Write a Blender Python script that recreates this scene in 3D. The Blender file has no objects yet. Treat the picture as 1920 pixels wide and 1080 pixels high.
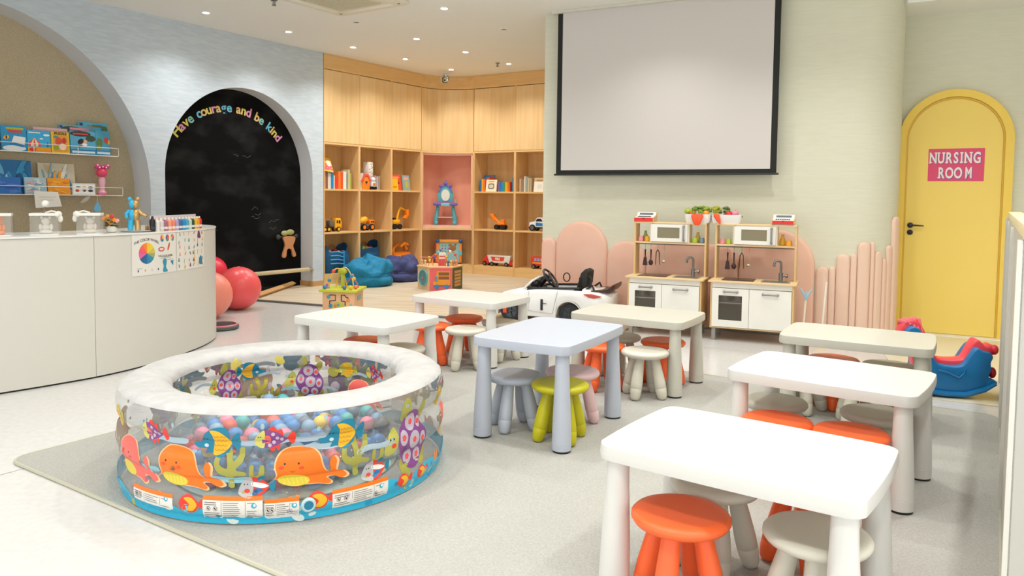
import bpy, bmesh, math, random
from mathutils import Matrix, Vector
from mathutils.geometry import tessellate_polygon
PI = math.pi
random.seed(7)
C = bpy.context.scene.collection
SC = bpy.context.scene

# ---------------------------------------------------------------- camera
cam = bpy.data.cameras.new('camera'); co = bpy.data.objects.new('camera', cam); C.objects.link(co)
F_PX = 1403.04; PITCH = .055; ROLL = .012
fw = Vector((0, math.cos(PITCH), -math.sin(PITCH))); up = Vector((0, math.sin(PITCH), math.cos(PITCH))); rt = Vector((1, 0, 0))
cx_ = math.cos(ROLL) * rt + math.sin(ROLL) * up; cy_ = -math.sin(ROLL) * rt + math.cos(ROLL) * up
m = Matrix.Identity(4)
for i in range(3):
    m[i][0] = cx_[i]; m[i][1] = cy_[i]; m[i][2] = -fw[i]
m[2][3] = 1.252
co.matrix_world = m
cam.sensor_fit = 'HORIZONTAL'; cam.sensor_width = 36; cam.lens = F_PX / 1920 * 36
cam.shift_y = -90.87 / 1920
cam.clip_start = .05
SC.camera = co
SC.cycles.transparent_max_bounces = 32

# ---------------------------------------------------------------- light and exposure
w = bpy.data.worlds.new('world'); SC.world = w; w.use_nodes = True
w.node_tree.nodes['Background'].inputs[0].default_value = (.97, .985, 1.0, 1)
w.node_tree.nodes['Background'].inputs[1].default_value = 1.15
SC.view_settings.view_transform = 'Standard'; SC.view_settings.look = 'None'
SC.view_settings.exposure = .84; SC.view_settings.gamma = 1; SC.view_settings.use_curve_mapping = False
LAMP_W = 33
CEIL = 3.2

# ---------------------------------------------------------------- helpers
def lin(h):
    h = h.lstrip('#'); v = [int(h[i:i + 2], 16) / 255 for i in (0, 2, 4)]
    return tuple(((c / 12.92) if c <= .04045 else ((c + .055) / 1.055) ** 2.4) for c in v) + (1,)
MATS = {}
def mat(name, hexc, rough=.5, metal=0, spec=.5, alpha=1, emit=0, var=0, scale=(8, 8, 8), hex2=None, bump=0, detail=3, coat=0, band=(.35, .65), trans=0):
    if name in MATS: return MATS[name]
    mt = bpy.data.materials.new(name); mt.use_nodes = True; MATS[name] = mt
    nt = mt.node_tree; b = nt.nodes['Principled BSDF']
    b.inputs['Base Color'].default_value = lin(hexc); b.inputs['Roughness'].default_value = rough
    b.inputs['Metallic'].default_value = metal; b.inputs['Specular IOR Level'].default_value = spec
    b.inputs['Alpha'].default_value = alpha; b.inputs['Coat Weight'].default_value = coat
    b.inputs['Transmission Weight'].default_value = trans
    if emit:
        b.inputs['Emission Color'].default_value = lin(hexc); b.inputs['Emission Strength'].default_value = emit
    if hex2 or bump:
        tc = nt.nodes.new('ShaderNodeTexCoord'); mp = nt.nodes.new('ShaderNodeMapping'); mp.inputs['Scale'].default_value = scale
        nz = nt.nodes.new('ShaderNodeTexNoise'); nz.inputs['Scale'].default_value = 1; nz.inputs['Detail'].default_value = detail
        nt.links.new(tc.outputs['Object'], mp.inputs[0]); nt.links.new(mp.outputs[0], nz.inputs['Vector'])
        if hex2:
            r = nt.nodes.new('ShaderNodeValToRGB'); r.color_ramp.elements[0].position = band[0]; r.color_ramp.elements[1].position = band[1]
            r.color_ramp.elements[0].color = lin(hexc); r.color_ramp.elements[1].color = lin(hex2)
            nt.links.new(nz.outputs['Fac'], r.inputs[0]); nt.links.new(r.outputs[0], b.inputs['Base Color'])
        if bump:
            bp = nt.nodes.new('ShaderNodeBump'); bp.inputs['Strength'].default_value = bump; bp.inputs['Distance'].default_value = .01
            nt.links.new(nz.outputs['Fac'], bp.inputs['Height']); nt.links.new(bp.outputs[0], b.inputs['Normal'])
    return mt
def plain(hexc, rough=.45, **k):
    return mat('paint_' + hexc.strip('#') + ('_%d' % int(rough * 100)), hexc, rough, **k)

class MB:
    def __init__(s): s.bm = bmesh.new(); s.X = Matrix.Identity(4); s.mi = 0
    def _fin(s, vs):
        for v in vs: v.co = s.X @ v.co
        if s.mi:
            fs = set(f for v in vs for f in v.link_faces)
            for f in fs: f.material_index = s.mi
    def box(s, x0, x1, y0, y1, z0, z1, bev=0, seg=2):
        r = bmesh.ops.create_cube(s.bm, size=1); vs = r['verts']
        for v in vs: v.co = Vector(((x0 + x1) / 2 + v.co.x * (x1 - x0), (y0 + y1) / 2 + v.co.y * (y1 - y0), (z0 + z1) / 2 + v.co.z * (z1 - z0)))
        if bev:
            es = list(set(e for v in vs for e in v.link_edges))
            r = bmesh.ops.bevel(s.bm, geom=es, offset=bev, segments=seg, affect='EDGES', profile=.5)
            vs = list(set(v for f in r['faces'] for v in f.verts) | set(v for v in vs if v.is_valid))
        s._fin(vs); return s
    def lathe(s, prof, seg=24, c=(0, 0, 0), cap=True, sx=1, sy=1):
        rings = []
        for r, z in prof:
            rings.append([s.bm.verts.new((c[0] + sx * r * math.cos(2 * PI * i / seg), c[1] + sy * r * math.sin(2 * PI * i / seg), c[2] + z)) for i in range(seg)])
        for a, b in zip(rings, rings[1:]):
            for i in range(seg): s.bm.faces.new((a[i], a[(i + 1) % seg], b[(i + 1) % seg], b[i]))
        if cap:
            if prof[0][0] > 1e-5: s.bm.faces.new(rings[0][::-1])
            if prof[-1][0] > 1e-5: s.bm.faces.new(rings[-1])
        s._fin([v for r in rings for v in r]); return s
    def cone(s, p0, p1, r0, r1, seg=14):
        return s.tube([p0, p1], [r0, r1], seg)
    def tube(s, pts, r, seg=8, closed=False):
        pts = [Vector(p) for p in pts]; n = len(pts); rs = r if isinstance(r, (list, tuple)) else [r] * n
        rings = []; prev = None
        for i, p in enumerate(pts):
            if closed: t = pts[(i + 1) % n] - pts[i - 1]
            else: t = pts[min(i + 1, n - 1)] - pts[max(i - 1, 0)]
            t.normalize()
            if prev is None:
                a = Vector((0, 0, 1)) if abs(t.z) < .9 else Vector((1, 0, 0)); u = t.cross(a).normalized()
            else:
                u = (prev - t * prev.dot(t)).normalized()
            prev = u; v = t.cross(u)
            rings.append([s.bm.verts.new(p + (u * math.cos(2 * PI * k / seg) + v * math.sin(2 * PI * k / seg)) * rs[i]) for k in range(seg)])
        prs = list(zip(rings, rings[1:])) + ([(rings[-1], rings[0])] if closed else [])
        for a, b in prs:
            for i in range(seg): s.bm.faces.new((a[i], a[(i + 1) % seg], b[(i + 1) % seg], b[i]))
        if not closed: s.bm.faces.new(rings[0][::-1]); s.bm.faces.new(rings[-1])
        s._fin([v for q in rings for v in q]); return s
    def sphere(s, c, r, sc=(1, 1, 1), u=20, v=12):
        q = bmesh.ops.create_uvsphere(s.bm, u_segments=u, v_segments=v, radius=r)['verts']
        for p in q: p.co = Vector((c[0] + p.co.x * sc[0], c[1] + p.co.y * sc[1], c[2] + p.co.z * sc[2]))
        s._fin(q); return s
    def prism(s, poly, a, b, ax='z', bev=0):
        # extrude a 2D outline; ax names the extrusion axis: z -> (x,y), y -> (x,z), x -> (y,z)
        def P(p, h): return {'z': (p[0], p[1], h), 'y': (p[0], h, p[1]), 'x': (h, p[0], p[1])}[ax]
        A = [s.bm.verts.new(P(p, a)) for p in poly]; B = [s.bm.verts.new(P(p, b)) for p in poly]; n = len(poly)
        fs = [s.bm.faces.new(A[::-1]), s.bm.faces.new(B)]
        for i in range(n): fs.append(s.bm.faces.new((A[i], A[(i + 1) % n], B[(i + 1) % n], B[i])))
        bmesh.ops.recalc_face_normals(s.bm, faces=fs)
        vs = A + B
        if bev:
            es = [e for e in fs[0].edges] + [e for e in fs[1].edges]
            r = bmesh.ops.bevel(s.bm, geom=es, offset=bev, segments=2, affect='EDGES', profile=.5)
            vs = list(set(v for f in r['faces'] for v in f.verts) | set(v for v in vs if v.is_valid))
        s._fin(vs); return s
    def text(s, txt, size, M, bold=0, depth=.001, align='CENTER'):
        cu = bpy.data.curves.new('t', 'FONT'); cu.body = txt; cu.size = size; cu.offset = bold; cu.extrude = depth / 2
        cu.align_x = align; cu.align_y = 'BOTTOM_BASELINE' if 'BOTTOM_BASELINE' in cu.bl_rna.properties['align_y'].enum_items.keys() else 'TOP_BASELINE'
        cu.resolution_u = 3
        o = bpy.data.objects.new('t', cu); C.objects.link(o); bpy.context.view_layer.update()
        me = bpy.data.meshes.new_from_object(o.evaluated_get(bpy.context.evaluated_depsgraph_get()))
        n0 = len(s.bm.verts); f0 = len(s.bm.faces); s.bm.from_mesh(me); s.bm.verts.ensure_lookup_table(); s.bm.faces.ensure_lookup_table()
        for v in s.bm.verts[n0:]: v.co = s.X @ (M @ v.co)
        for f in s.bm.faces[f0:]: f.material_index = s.mi
        bpy.data.objects.remove(o); bpy.data.meshes.remove(me); return s
    def build(s, name, mt, parent=None, loc=None, smooth=True, ang=38, rotz=0):
        me = bpy.data.meshes.new(name); bmesh.ops.recalc_face_normals(s.bm, faces=s.bm.faces) if smooth != 'raw' else None
        s.bm.to_mesh(me); s.bm.free()
        for q in (mt if isinstance(mt, (list, tuple)) else [mt]): me.materials.append(q)
        if smooth:
            for p in me.polygons: p.use_smooth = True
            me.set_sharp_from_angle(angle=math.radians(ang))
        o = bpy.data.objects.new(name, me); C.objects.link(o)
        if parent: o.parent = parent
        if loc: o.location = loc
        if rotz: o.rotation_euler.z = rotz
        return o

def tag(o, label, cat, group=None):
    o['label'] = label; o['category'] = cat
    if group: o['group'] = group
    return o
def thing(name, label, cat, loc=(0, 0, 0), deg=0, group=None):
    o = bpy.data.objects.new(name, None); C.objects.link(o); o.empty_display_size = .1
    o.location = loc; o.rotation_euler.z = math.radians(deg); return tag(o, label, cat, group)
def struct(o, label=None):
    o['kind'] = 'structure'
    if label: o['label'] = label
    return o
def dup(root, loc, deg, label, group=None):
    r = root.copy(); C.objects.link(r); r.location = loc; r.rotation_euler.z = math.radians(deg); r['label'] = label
    if group: r['group'] = group
    for ch in list(root.children):
        c = ch.copy(); C.objects.link(c); c.parent = r
        for g in list(ch.children):
            d = g.copy(); C.objects.link(d); d.parent = c
    return r
def recolor(root, table):
    # a copy with its own colours: mesh copied, materials replaced
    def walk(o):
        for ch in o.children:
            if ch.type == 'MESH' and ch.name.split('.')[0] in table:
                ch.data = ch.data.copy(); ch.data.materials.clear(); ch.data.materials.append(table[ch.name.split('.')[0]])
            walk(ch)
    walk(root)
def fr(x, y, deg, z=0):
    return Matrix.Translation((x, y, z)) @ Matrix.Rotation(math.radians(deg), 4, 'Z')
def ptf(f, s, d, z=0):
    p = f @ Vector((s, d, z)); return (p.x, p.y, p.z)
def arc(cx, cz, r, a0, a1, n=24, rz=None):
    rz = rz or r
    return [(cx + r * math.cos(math.radians(a0 + (a1 - a0) * i / n)), cz + rz * math.sin(math.radians(a0 + (a1 - a0) * i / n))) for i in range(n + 1)]
def rrect(x0, x1, y0, y1, r, n=6, bx=0, by=0):
    # rounded rectangle outline whose sides may bulge by bx / by
    pts = []
    for (cx, cy, a) in ((x1 - r, y1 - r, 0), (x0 + r, y1 - r, 90), (x0 + r, y0 + r, 180), (x1 - r, y0 + r, 270)):
        pts += arc(cx, cy, r, a, a + 90, n)
        k = {0: (1, 0), 90: (0, 1), 180: (1, 0), 270: (0, 1)}[a]
        if bx or by:
            a_ = pts[-1]; nx = {0: (x0 + r, y1), 90: (x0, y0 + r), 180: (x1 - r, y0), 270: (x1, y1 - r)}[a]
            for j in range(1, 8): pts.append((a_[0] + (nx[0] - a_[0]) * j / 8, a_[1] + (nx[1] - a_[1]) * j / 8))
    if bx or by:
        cx, cy, hx, hy = (x0 + x1) / 2, (y0 + y1) / 2, (x1 - x0) / 2, (y1 - y0) / 2
        q = []
        for x, y in pts:
            u, v = (x - cx) / hx, (y - cy) / hy
            q.append((cx + u * (hx + bx * (1 - min(1, v * v))), cy + v * (hy + by * (1 - min(1, u * u)))))
        pts = q
    return pts

# ---------------------------------------------------------------- materials of the room
M_CEIL = mat('ceiling_paint', '#F3F3ED', .9)
M_BLUE = mat('pale_blue_plaster', '#C2CED8', .85, hex2='#CDD8DF', scale=(7, 7, 40), detail=5, band=(.38, .64), bump=.04)
M_GREEN = mat('pale_green_plaster', '#DCDBC5', .85, hex2='#E0DFCB', scale=(6, 6, 60), detail=4, band=(.35, .65), bump=.03)
M_REVEAL = mat('reveal_paint', '#D8DADC', .85)
M_BEIGE = mat('beige_textured_wallcovering', '#B5A688', .95, hex2='#C4B698', scale=(90, 90, 90), detail=2, bump=.3)
M_OAK = mat('light_oak_veneer', '#E6BE83', .55, hex2='#EFCD97', scale=(16, 16, .9), detail=4)
M_OAKH = mat('light_oak_veneer_horizontal', '#E3B878', .55, hex2='#EEC68A', scale=(1.2, 16, 16), detail=4)
M_OAKS = mat('oak_interior', '#DDB176', .6, hex2='#E8BF86', scale=(14, 14, .9), detail=4)
M_BOARD = mat('chalkboard_black', '#0F0F0F', .9, hex2='#343434', scale=(2.2, 2.2, 3.5), detail=8, spec=.1, band=(.48, .9))
M_TERR = mat('pale_terrazzo', '#D6D5D2', .22, hex2='#CFCECB', scale=(30, 30, 30), detail=6, spec=.5)
M_PLANK = mat('washed_wood_floor', '#DDD0B8', .42, hex2='#C6B497', scale=(1.3, 16, 1), detail=5)
M_RUG = mat('grey_felt_rug', '#A7A69F', 1, hex2='#B7B6AF', scale=(110, 110, 110), detail=6, band=(.3, .7), bump=.5, spec=.1)
M_RUGE = mat('rug_binding', '#B9B7A4', .95)
M_TRIM = mat('oak_skirting', '#C99A62', .6)
M_PINK = mat('pink_leather_pad', '#EFBFA8', .6, hex2='#F2C6B0', scale=(3, 3, 3))
M_PINKL = mat('pale_pink_pad', '#EFCDB8', .6)
M_YEL = mat('yellow_gloss_paint', '#FAD658', .4)
M_YELD = mat('yellow_door_paint', '#FCDD70', .45)
M_BLACK = mat('black_metal', '#151515', .35)
M_WHITE = mat('white_gloss_plastic', '#F4F3EF', .3)
M_TBL = mat('warm_white_plastic', '#DFDED8', .32, spec=.5)
M_STB = mat('beige_white_plastic', '#D6D2C2', .4)
M_ORG = mat('orange_plastic', '#FF6C34', .38)
M_GRN = mat('lime_plastic', '#C3BC12', .38)
M_GRY = mat('blue_grey_plastic', '#BAC1CD', .38)
M_PNK = mat('pale_pink_plastic', '#E6C4C6', .4)
M_COUNT = mat('counter_laminate', '#D3D0C6', .42)
M_STEEL = mat('grey_metal', '#8B8B88', .35, metal=.8)
# ---------------------------------------------------------------- the room
b = MB(); b.box(-9, 9, -6, 16, -.1, 0); struct(b.build('floor', M_TERR, smooth=False))
b = MB()
b.prism([(-4.9, 9.6), (-3.0, 8.815), (-2.15, 8.47), (-1.0, 7.86), (-.29, 7.57), (1.02, 6.93), (1.5, 7.9), (1.5, 13), (-4.9, 13)], .0005, .02)
struct(b.build('floor', M_PLANK, smooth=False))
b = MB()
for i in range(4):
    p = [(-4.9, 9.6), (-3.0, 8.815), (-2.15, 8.47), (-1.0, 7.86), (-.29, 7.57), (1.02, 6.93)]
for (x0, y0), (x1, y1) in zip(p, p[1:]):
    d = Vector((x1 - x0, y1 - y0, 0)).normalized(); n = Vector((d.y, -d.x, 0)) * .03
    v = [b.bm.verts.new(q) for q in ((x0, y0, .0215), (x1, y1, .0215), (x1 + n.x, y1 + n.y, .0215), (x0 + n.x, y0 + n.y, .0215))]
    v2 = [b.bm.verts.new((q.co.x, q.co.y, .0005)) for q in v]
    b.bm.faces.new(v); b.bm.faces.new((v[3], v[2], v2[2], v2[3]))
struct(b.build('trim_1', mat('platform_edge_strip', '#77756E', .4, metal=.6), smooth=False))
# joints in the terrazzo
b = MB()
def strip(x0, y0, x1, y1, w, z=.0006):
    d = Vector((x1 - x0, y1 - y0, 0)).normalized(); n = Vector((-d.y, d.x, 0)) * w / 2
    b.bm.faces.new([b.bm.verts.new((p[0] + k * n.x, p[1] + k * n.y, z)) for p, k in (((x0, y0), 1), ((x1, y1), 1), ((x1, y1), -1), ((x0, y0), -1))])
strip(-3.6, 1.25, -.2, 6.32, .004); strip(-6, 3.5, -2.2, 1.0, .004); strip(1.2, 6.6, 3.3, 5.4, .004); strip(-2.2, 8.4, .6, 6.5, .003)
struct(b.build('trim_2', mat('joint_grey', '#8E8C86', .6), smooth=False))

b = MB(); b.box(-9, 3.45, -6, 16, CEIL, CEIL + .1); b.prism([(3.45, -6), (9, -6), (9, 16), (3.45, 16)], CEIL, CEIL + .1)
struct(b.build('ceiling', M_CEIL, smooth=False))
b = MB(); b.prism([(3.5, 6.77), (7.0, 5.0), (8.2, 7.2), (3.6, 9.4)], 3.03, CEIL - .001); struct(b.build('ceiling', M_CEIL, smooth=False))

# left wall with the two arches: local x runs along the wall away from the camera, y goes into it
FL = fr(-2.6, 10.3, 56.3)
A1 = (-4.27, 1.25, 1.79); A2 = (-1.25, 1.5, 1.06)
out = [(-9, 0), (A1[0] - A1[2], 0)] + arc(A1[0], A1[1], A1[2], 180, 0, 48) + [(A1[0] + A1[2], 0), (A2[0] - A2[2], 0)] + arc(A2[0], A2[1], A2[2], 180, 0, 48) + [(A2[0] + A2[2], 0), (0, 0), (0, 3.2), (-9, 3.2)]
b = MB(); b.X = FL; b.prism(out, 0, .32, 'y'); w_ = b.build('wall_left', [M_BLUE, M_REVEAL], smooth=True, ang=25); struct(w_)
nrm = (FL.to_3x3() @ Vector((0, 1, 0))).normalized()
for p in w_.data.polygons:
    if abs(p.normal.dot(nrm)) < .5: p.material_index = 1
b = MB(); b.X = FL; b.box(-9, -2.4, .32, .4, 0, 3.2); struct(b.build('wall_niche', M_BEIGE, smooth=False))
b = MB(); b.X = FL; b.box(-2.4, -.02, .33, .4, 0, 3.2); struct(b.build('wall_behind', M_REVEAL, smooth=False))
# skirting of the pillar and of the chalkboard recess
b = MB(); b.X = FL; b.box(-.2, .0, -.012, 0, .02, .09); b.box(-.205, -.19, -.012, .24, .02, .09); struct(b.build('baseboard_left', M_TRIM, smooth=False))
# chalkboard
b = MB(); b.X = FL; b.prism([(A2[0] - A2[2] - .0, 0.02)] + arc(A2[0], A2[1], A2[2], 180, 0, 40) + [(A2[0] + A2[2], .02)], .24, .3, 'y')
board = b.build('chalkboard', M_BOARD, smooth=False); tag(board, 'tall arched black chalkboard with a chalked motto, set in the pale blue wall', 'chalkboard')
chalk = [mat('chalk_' + c, c, .95, hex2='#2A2A2A', scale=(60, 60, 60), band=(.62, .95)) for c in ('#E5D868', '#E59AC0', '#6FC3DD', '#E8C27E', '#8FC9C0', '#D9D9C9', '#B7AEDA')]
b = MB(); txt = 'Have courage and be kind'; R_ = .91; cx, cz = -1.275, 1.37
colors = [0, 1, 0, 4, 9, 2, 3, 0, 1, 3, 2, 2, 9, 3, 0, 1, 9, 3, 4, 9, 2, 3, 0, 1]
wd = {'H': 1.15, 'v': .9, 'k': .95, 'i': .5, 'r': .7, ' ': .72, 'c': .85, 'g': 1.0}
tot = sum(wd.get(c, .93) for c in txt); a = 143; span = 103
for c, k in zip(txt, colors):
    half = wd.get(c, .93) / tot * span / 2; a -= half
    if c != ' ':
        M = FL @ Matrix.Translation((cx + R_ * math.cos(math.radians(a)), .238, cz + R_ * math.sin(math.radians(a)))) @ Matrix.Rotation(PI / 2, 4, 'X') @ Matrix.Rotation(math.radians(a - 90), 4, 'Z')
        b.mi = k if k < 7 else 0; b.text(c, .16 if c != 'H' else .17, M, bold=.0035, depth=.002)
    a -= half
    if c == ' ' or a < 143 - span + .1:
        b.mi = 0; o = b.build('chalk_word', chalk, board, smooth=False); o['label'] = 'multicoloured chalk lettering'; b = MB()
# dust and scribbles
b = MB(); rr = random.Random(3)
for (s, z, n) in ((-1.2, 1.75, 2), (-1.02, 1.02, 3), (-.75, .85, 2), (-1.6, .9, 1)):
    for _ in range(n):
        s0, z0 = s + rr.uniform(-.08, .08), z + rr.uniform(-.05, .05)
        pts = [(s0, .2385, z0)]
        for _ in range(4): s0 += rr.uniform(.0, .05); z0 += rr.uniform(-.03, .03); pts.append((s0, .2385, z0))
        b.X = FL; b.tube(pts, .0018, 4)
b.build('chalk_scribble', plain('#6E6E6C', .95), board, smooth=False)
# low black plinth under the board, with its oak edge
b = MB(); b.prism([(-2.985, 10.40), (-3.045, 9.0), (-3.12, 8.2), (-4.1, 8.5), (-3.2, 10.15)], .021, .05)
pl = b.build('board_plinth', M_BOARD, smooth=False); tag(pl, 'low black wedge plinth with oak edge below the chalkboard', 'plinth')
b = MB(); b.tube([(-2.975, 10.41, .055), (-3.035, 9.0, .055), (-3.11, 8.2, .055)], .034, 4); b.build('oak_edge', M_TRIM, pl, smooth=False)
# foot rail
b = MB(); b.X = FL; b.box(-2.0, -.25, -.02, .04, .235, .285, bev=.012)
ra = b.build('foot_rail', mat('rail_beech', '#CDBD97', .5)); tag(ra, 'beech rail running low across the chalkboard recess', 'rail')
b = MB(); b.X = FL; b.lathe([(.03, 0), (.035, .01), (.03, .02)], 12, (-.2, .01, .25)); b.box(-.25, -.185, -.005, .025, .25, .27); b.build('bracket', plain('#A79B7B', .5), ra)

# cabinet side walls and the room behind
b = MB(); b.prism([(-3.3, 10.9), (-1.9, 13.0), (-1.9, 13.2), (-3.5, 10.95)], 0, CEIL); b.prism([(-1.9, 13.0), (-.1, 13.0), (3.4, 10.9), (3.4, 11.1), (-.1, 13.2), (-1.9, 13.2)], 0, CEIL)
struct(b.build('wall_cabinet', M_REVEAL, smooth=False))

# kitchen wall, its right end rounded into the door alcove
def dirv(deg): return Vector((math.cos(math.radians(deg)), math.sin(math.radians(deg)), 0))
KD = dirv(-27); KN = dirv(63); K0 = Vector((.33, 8.10, 0)); KA = 3.017; KR = .40
def kpath(s, off=0):
    # point on the wall face at distance s along it, off = distance into the room
    if s <= KA:
        p = K0 + KD * s - KN * off; return p, -KN
    a = (s - KA) / KR; c = K0 + KD * KA + KN * KR
    if a > PI / 2:
        n = KD; return c + KD * (KR + off) + KN * ((a - PI / 2) * KR), n
    n = -KN * math.cos(a) + KD * math.sin(a); return c + n * (KR + off), n
ss = [0, KA] + [KA + KR * PI / 2 * i / 12 for i in range(1, 13)] + [KA + KR * PI / 2 + .5]
pts = [kpath(s)[0] for s in ss]; back = [pts[-1] + KN * .02 - KD * .5, K0 + KN * .85 + KD * .15 + Vector((0, 0, 0))]
back = [pts[-1] + KN * .0 - KD * .45, K0 + KN * .30]
b = MB(); b.prism([(p.x, p.y) for p in pts + back], 0, CEIL, 'z'); struct(b.build('wall_kitchen', M_GREEN, ang=30))
b = MB(); q = K0 + KN * .3; q2 = q + KN * 3.2; q3 = q2 + KD * .1; q4 = q + KD * .1
b.prism([(v.x, v.y) for v in (q, q2, q3, q4)], 0, CEIL); struct(b.build('wall_kitchen', M_GREEN, smooth=False))
# door wall
FD = fr(3.737, 7.286, -26.9)
b = MB(); b.X = FD
b.box(-.6, 2.8, .0, .1, 0, 3.2); struct(b.build('wall_door', M_GREEN, smooth=False))
b = MB(); b.X = FD; b.box(2.8, 2.9, -4.5, .1, 0, 3.2); struct(b.build('wall_right', M_GREEN, smooth=False))
t = mat('orange_wall_tile', '#F0A24A', .25)
nt = t.node_tree; br = nt.nodes.new('ShaderNodeTexBrick'); tc = nt.nodes.new('ShaderNodeTexCoord'); sp = nt.nodes.new('ShaderNodeSeparateXYZ'); cb = nt.nodes.new('ShaderNodeCombineXYZ')
nt.links.new(tc.outputs['Object'], sp.inputs[0]); nt.links.new(sp.outputs['X'], cb.inputs[0]); nt.links.new(sp.outputs['Z'], cb.inputs[1]); nt.links.new(cb.outputs[0], br.inputs['Vector'])
br.inputs['Color1'].default_value = lin('#F0A24A'); br.inputs['Color2'].default_value = lin('#EDA659'); br.inputs['Mortar'].default_value = lin('#F3E3C8')
br.inputs['Scale'].default_value = 1; br.inputs['Brick Width'].default_value = .22; br.inputs['Row Height'].default_value = .105; br.inputs['Mortar Size'].default_value = .004
nt.links.new(br.outputs['Color'], nt.nodes['Principled BSDF'].inputs['Base Color'])
b = MB(); b.box(.9, 2.79, -.02, -.001, 0, 1.115); o = b.build('trim_3', t, smooth=False); o.matrix_world = FD; struct(o, 'orange tiles right of the yellow door')
# door
dc = .462
def archring(ro, ri, y0, y1, M, cz=1.85):
    bm = MB(); bm.X = M
    O = [(dc - ro, 0)] + arc(dc, cz, ro, 180, 0, 32) + [(dc + ro, 0)]; I = [(dc - ri, 0)] + arc(dc, cz, ri, 180, 0, 32) + [(dc + ri, 0)]
    bm.prism(O + I[::-1], y0, y1, 'y'); return bm
dr = bpy.data.objects.new('door_1', None); C.objects.link(dr); dr.matrix_world = FD; struct(dr, 'round-topped yellow door')
I4 = Matrix.Identity(4)
archring(.468, .40, -.05, -.001, I4).build('door_casing', M_YEL, dr, ang=30)
archring(.402, .386, -.028, -.001, I4, 1.845).build('door_stop', plain('#E3B93C', .45), dr, ang=30)
b = MB(); b.prism([(dc - .385, .015)] + arc(dc, 1.845, .385, 180, 0, 32) + [(dc + .385, .015)], -.018, -.001, 'y'); leaf = b.build('door_leaf', M_YELD, dr, smooth=False)
b = MB(); b.X = Matrix.Translation((.122, -.018, 1.04)) @ Matrix.Rotation(PI / 2, 4, 'X'); b.lathe([(.026, 0), (.026, .008), (.011, .01), (.011, .045)], 16); b.X = I4
b.tube([(.122, -.058, 1.04), (.17, -.06, 1.04), (.235, -.055, 1.037)], [.009, .008, .006], 8); b.build('door_handle', M_BLACK, leaf)
b = MB(); b.X = Matrix.Translation((.122, -.018, .972)) @ Matrix.Rotation(PI / 2, 4, 'X'); b.lathe([(.026, 0), (.026, .008), (.012, .012)], 16); b.build('lock', M_BLACK, leaf)
b = MB(); b.box(.252, .708, -.0195, -.0183, 1.463, 1.768); sg = b.build('sign', mat('sign_pink', '#E8537C', .6), leaf, smooth=False)
lett = [plain('#FBEFF0', .6), plain('#5A4FA8', .6)]
RX = Matrix.Rotation(PI / 2, 4, 'X')
def slabs(bm, x, z, h, w, y, d):
    bm.box(x - w / 2, x + w / 2, y - d, y, z, z + .012); bm.box(x - w / 2, x + w / 2, y - d, y, z + h - .012, z + h)
def signword(bm, txt, xs, z, size, y, bold):
    for ch, x in zip(txt, xs):
        bm.text(ch, size, Matrix.Translation((x, y, z)) @ RX @ Matrix.Diagonal((.52 if ch == 'M' else .60, 1, 1, 1)), bold=bold, depth=.0012)
        h = size * .7; w_ = {'N': .021, 'U': .020, 'R': .016, 'M': .031, 'I': 0}.get(ch)
        if ch == 'I': slabs(bm, x, z, h, .026, y, .0012)
        elif ch == 'N': bm.box(x - w_ - .012, x - w_ + .014, y - .0012, y, z, z + .01); bm.box(x + w_ - .012, x + w_ + .014, y - .0012, y, z + h - .01, z + h)
        elif ch == 'U': [bm.box(x + k * w_ - .014, x + k * w_ + .014, y - .0012, y, z + h - .01, z + h) for k in (-1, 1)]
        elif ch == 'R': bm.box(x - w_ - .014, x - w_ + .012, y - .0012, y, z, z + .01)
N_ = [.287, .350, .412, .471, .518, .572, .645]
N_ = [.292, .357, .421, .479, .524, .577, .648]
O_ = [.362, .429, .500, .584]
b = MB(); b.mi = 1
signword(b, 'NURSING', [x + .004 for x in N_], 1.629, .142, -.0197, .0052); signword(b, 'ROOM', [x + .004 for x in O_], 1.488, .142, -.0197, .0052)
b.mi = 0
signword(b, 'NURSING', N_, 1.633, .142, -.0211, .0042); signword(b, 'ROOM', O_, 1.492, .142, -.0211, .0042)
b.build('sign_lettering', lett, sg, smooth=False)
b = MB(); b.box(-.1, 1.0, -.14, -.001, .0008, .012); o = b.build('trim_4', plain('#F6F4EC', .3), smooth=False); o.matrix_world = FD; struct(o)
b = MB(); b.prism([(3.45, 7.2), (2.62, 4.75), (3.5, 4.35), (4.75, 6.75)], .0006, .006); struct(b.build('floor', mat('cream_floor_tile', '#E6DFC9', .25), smooth=False))

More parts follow.
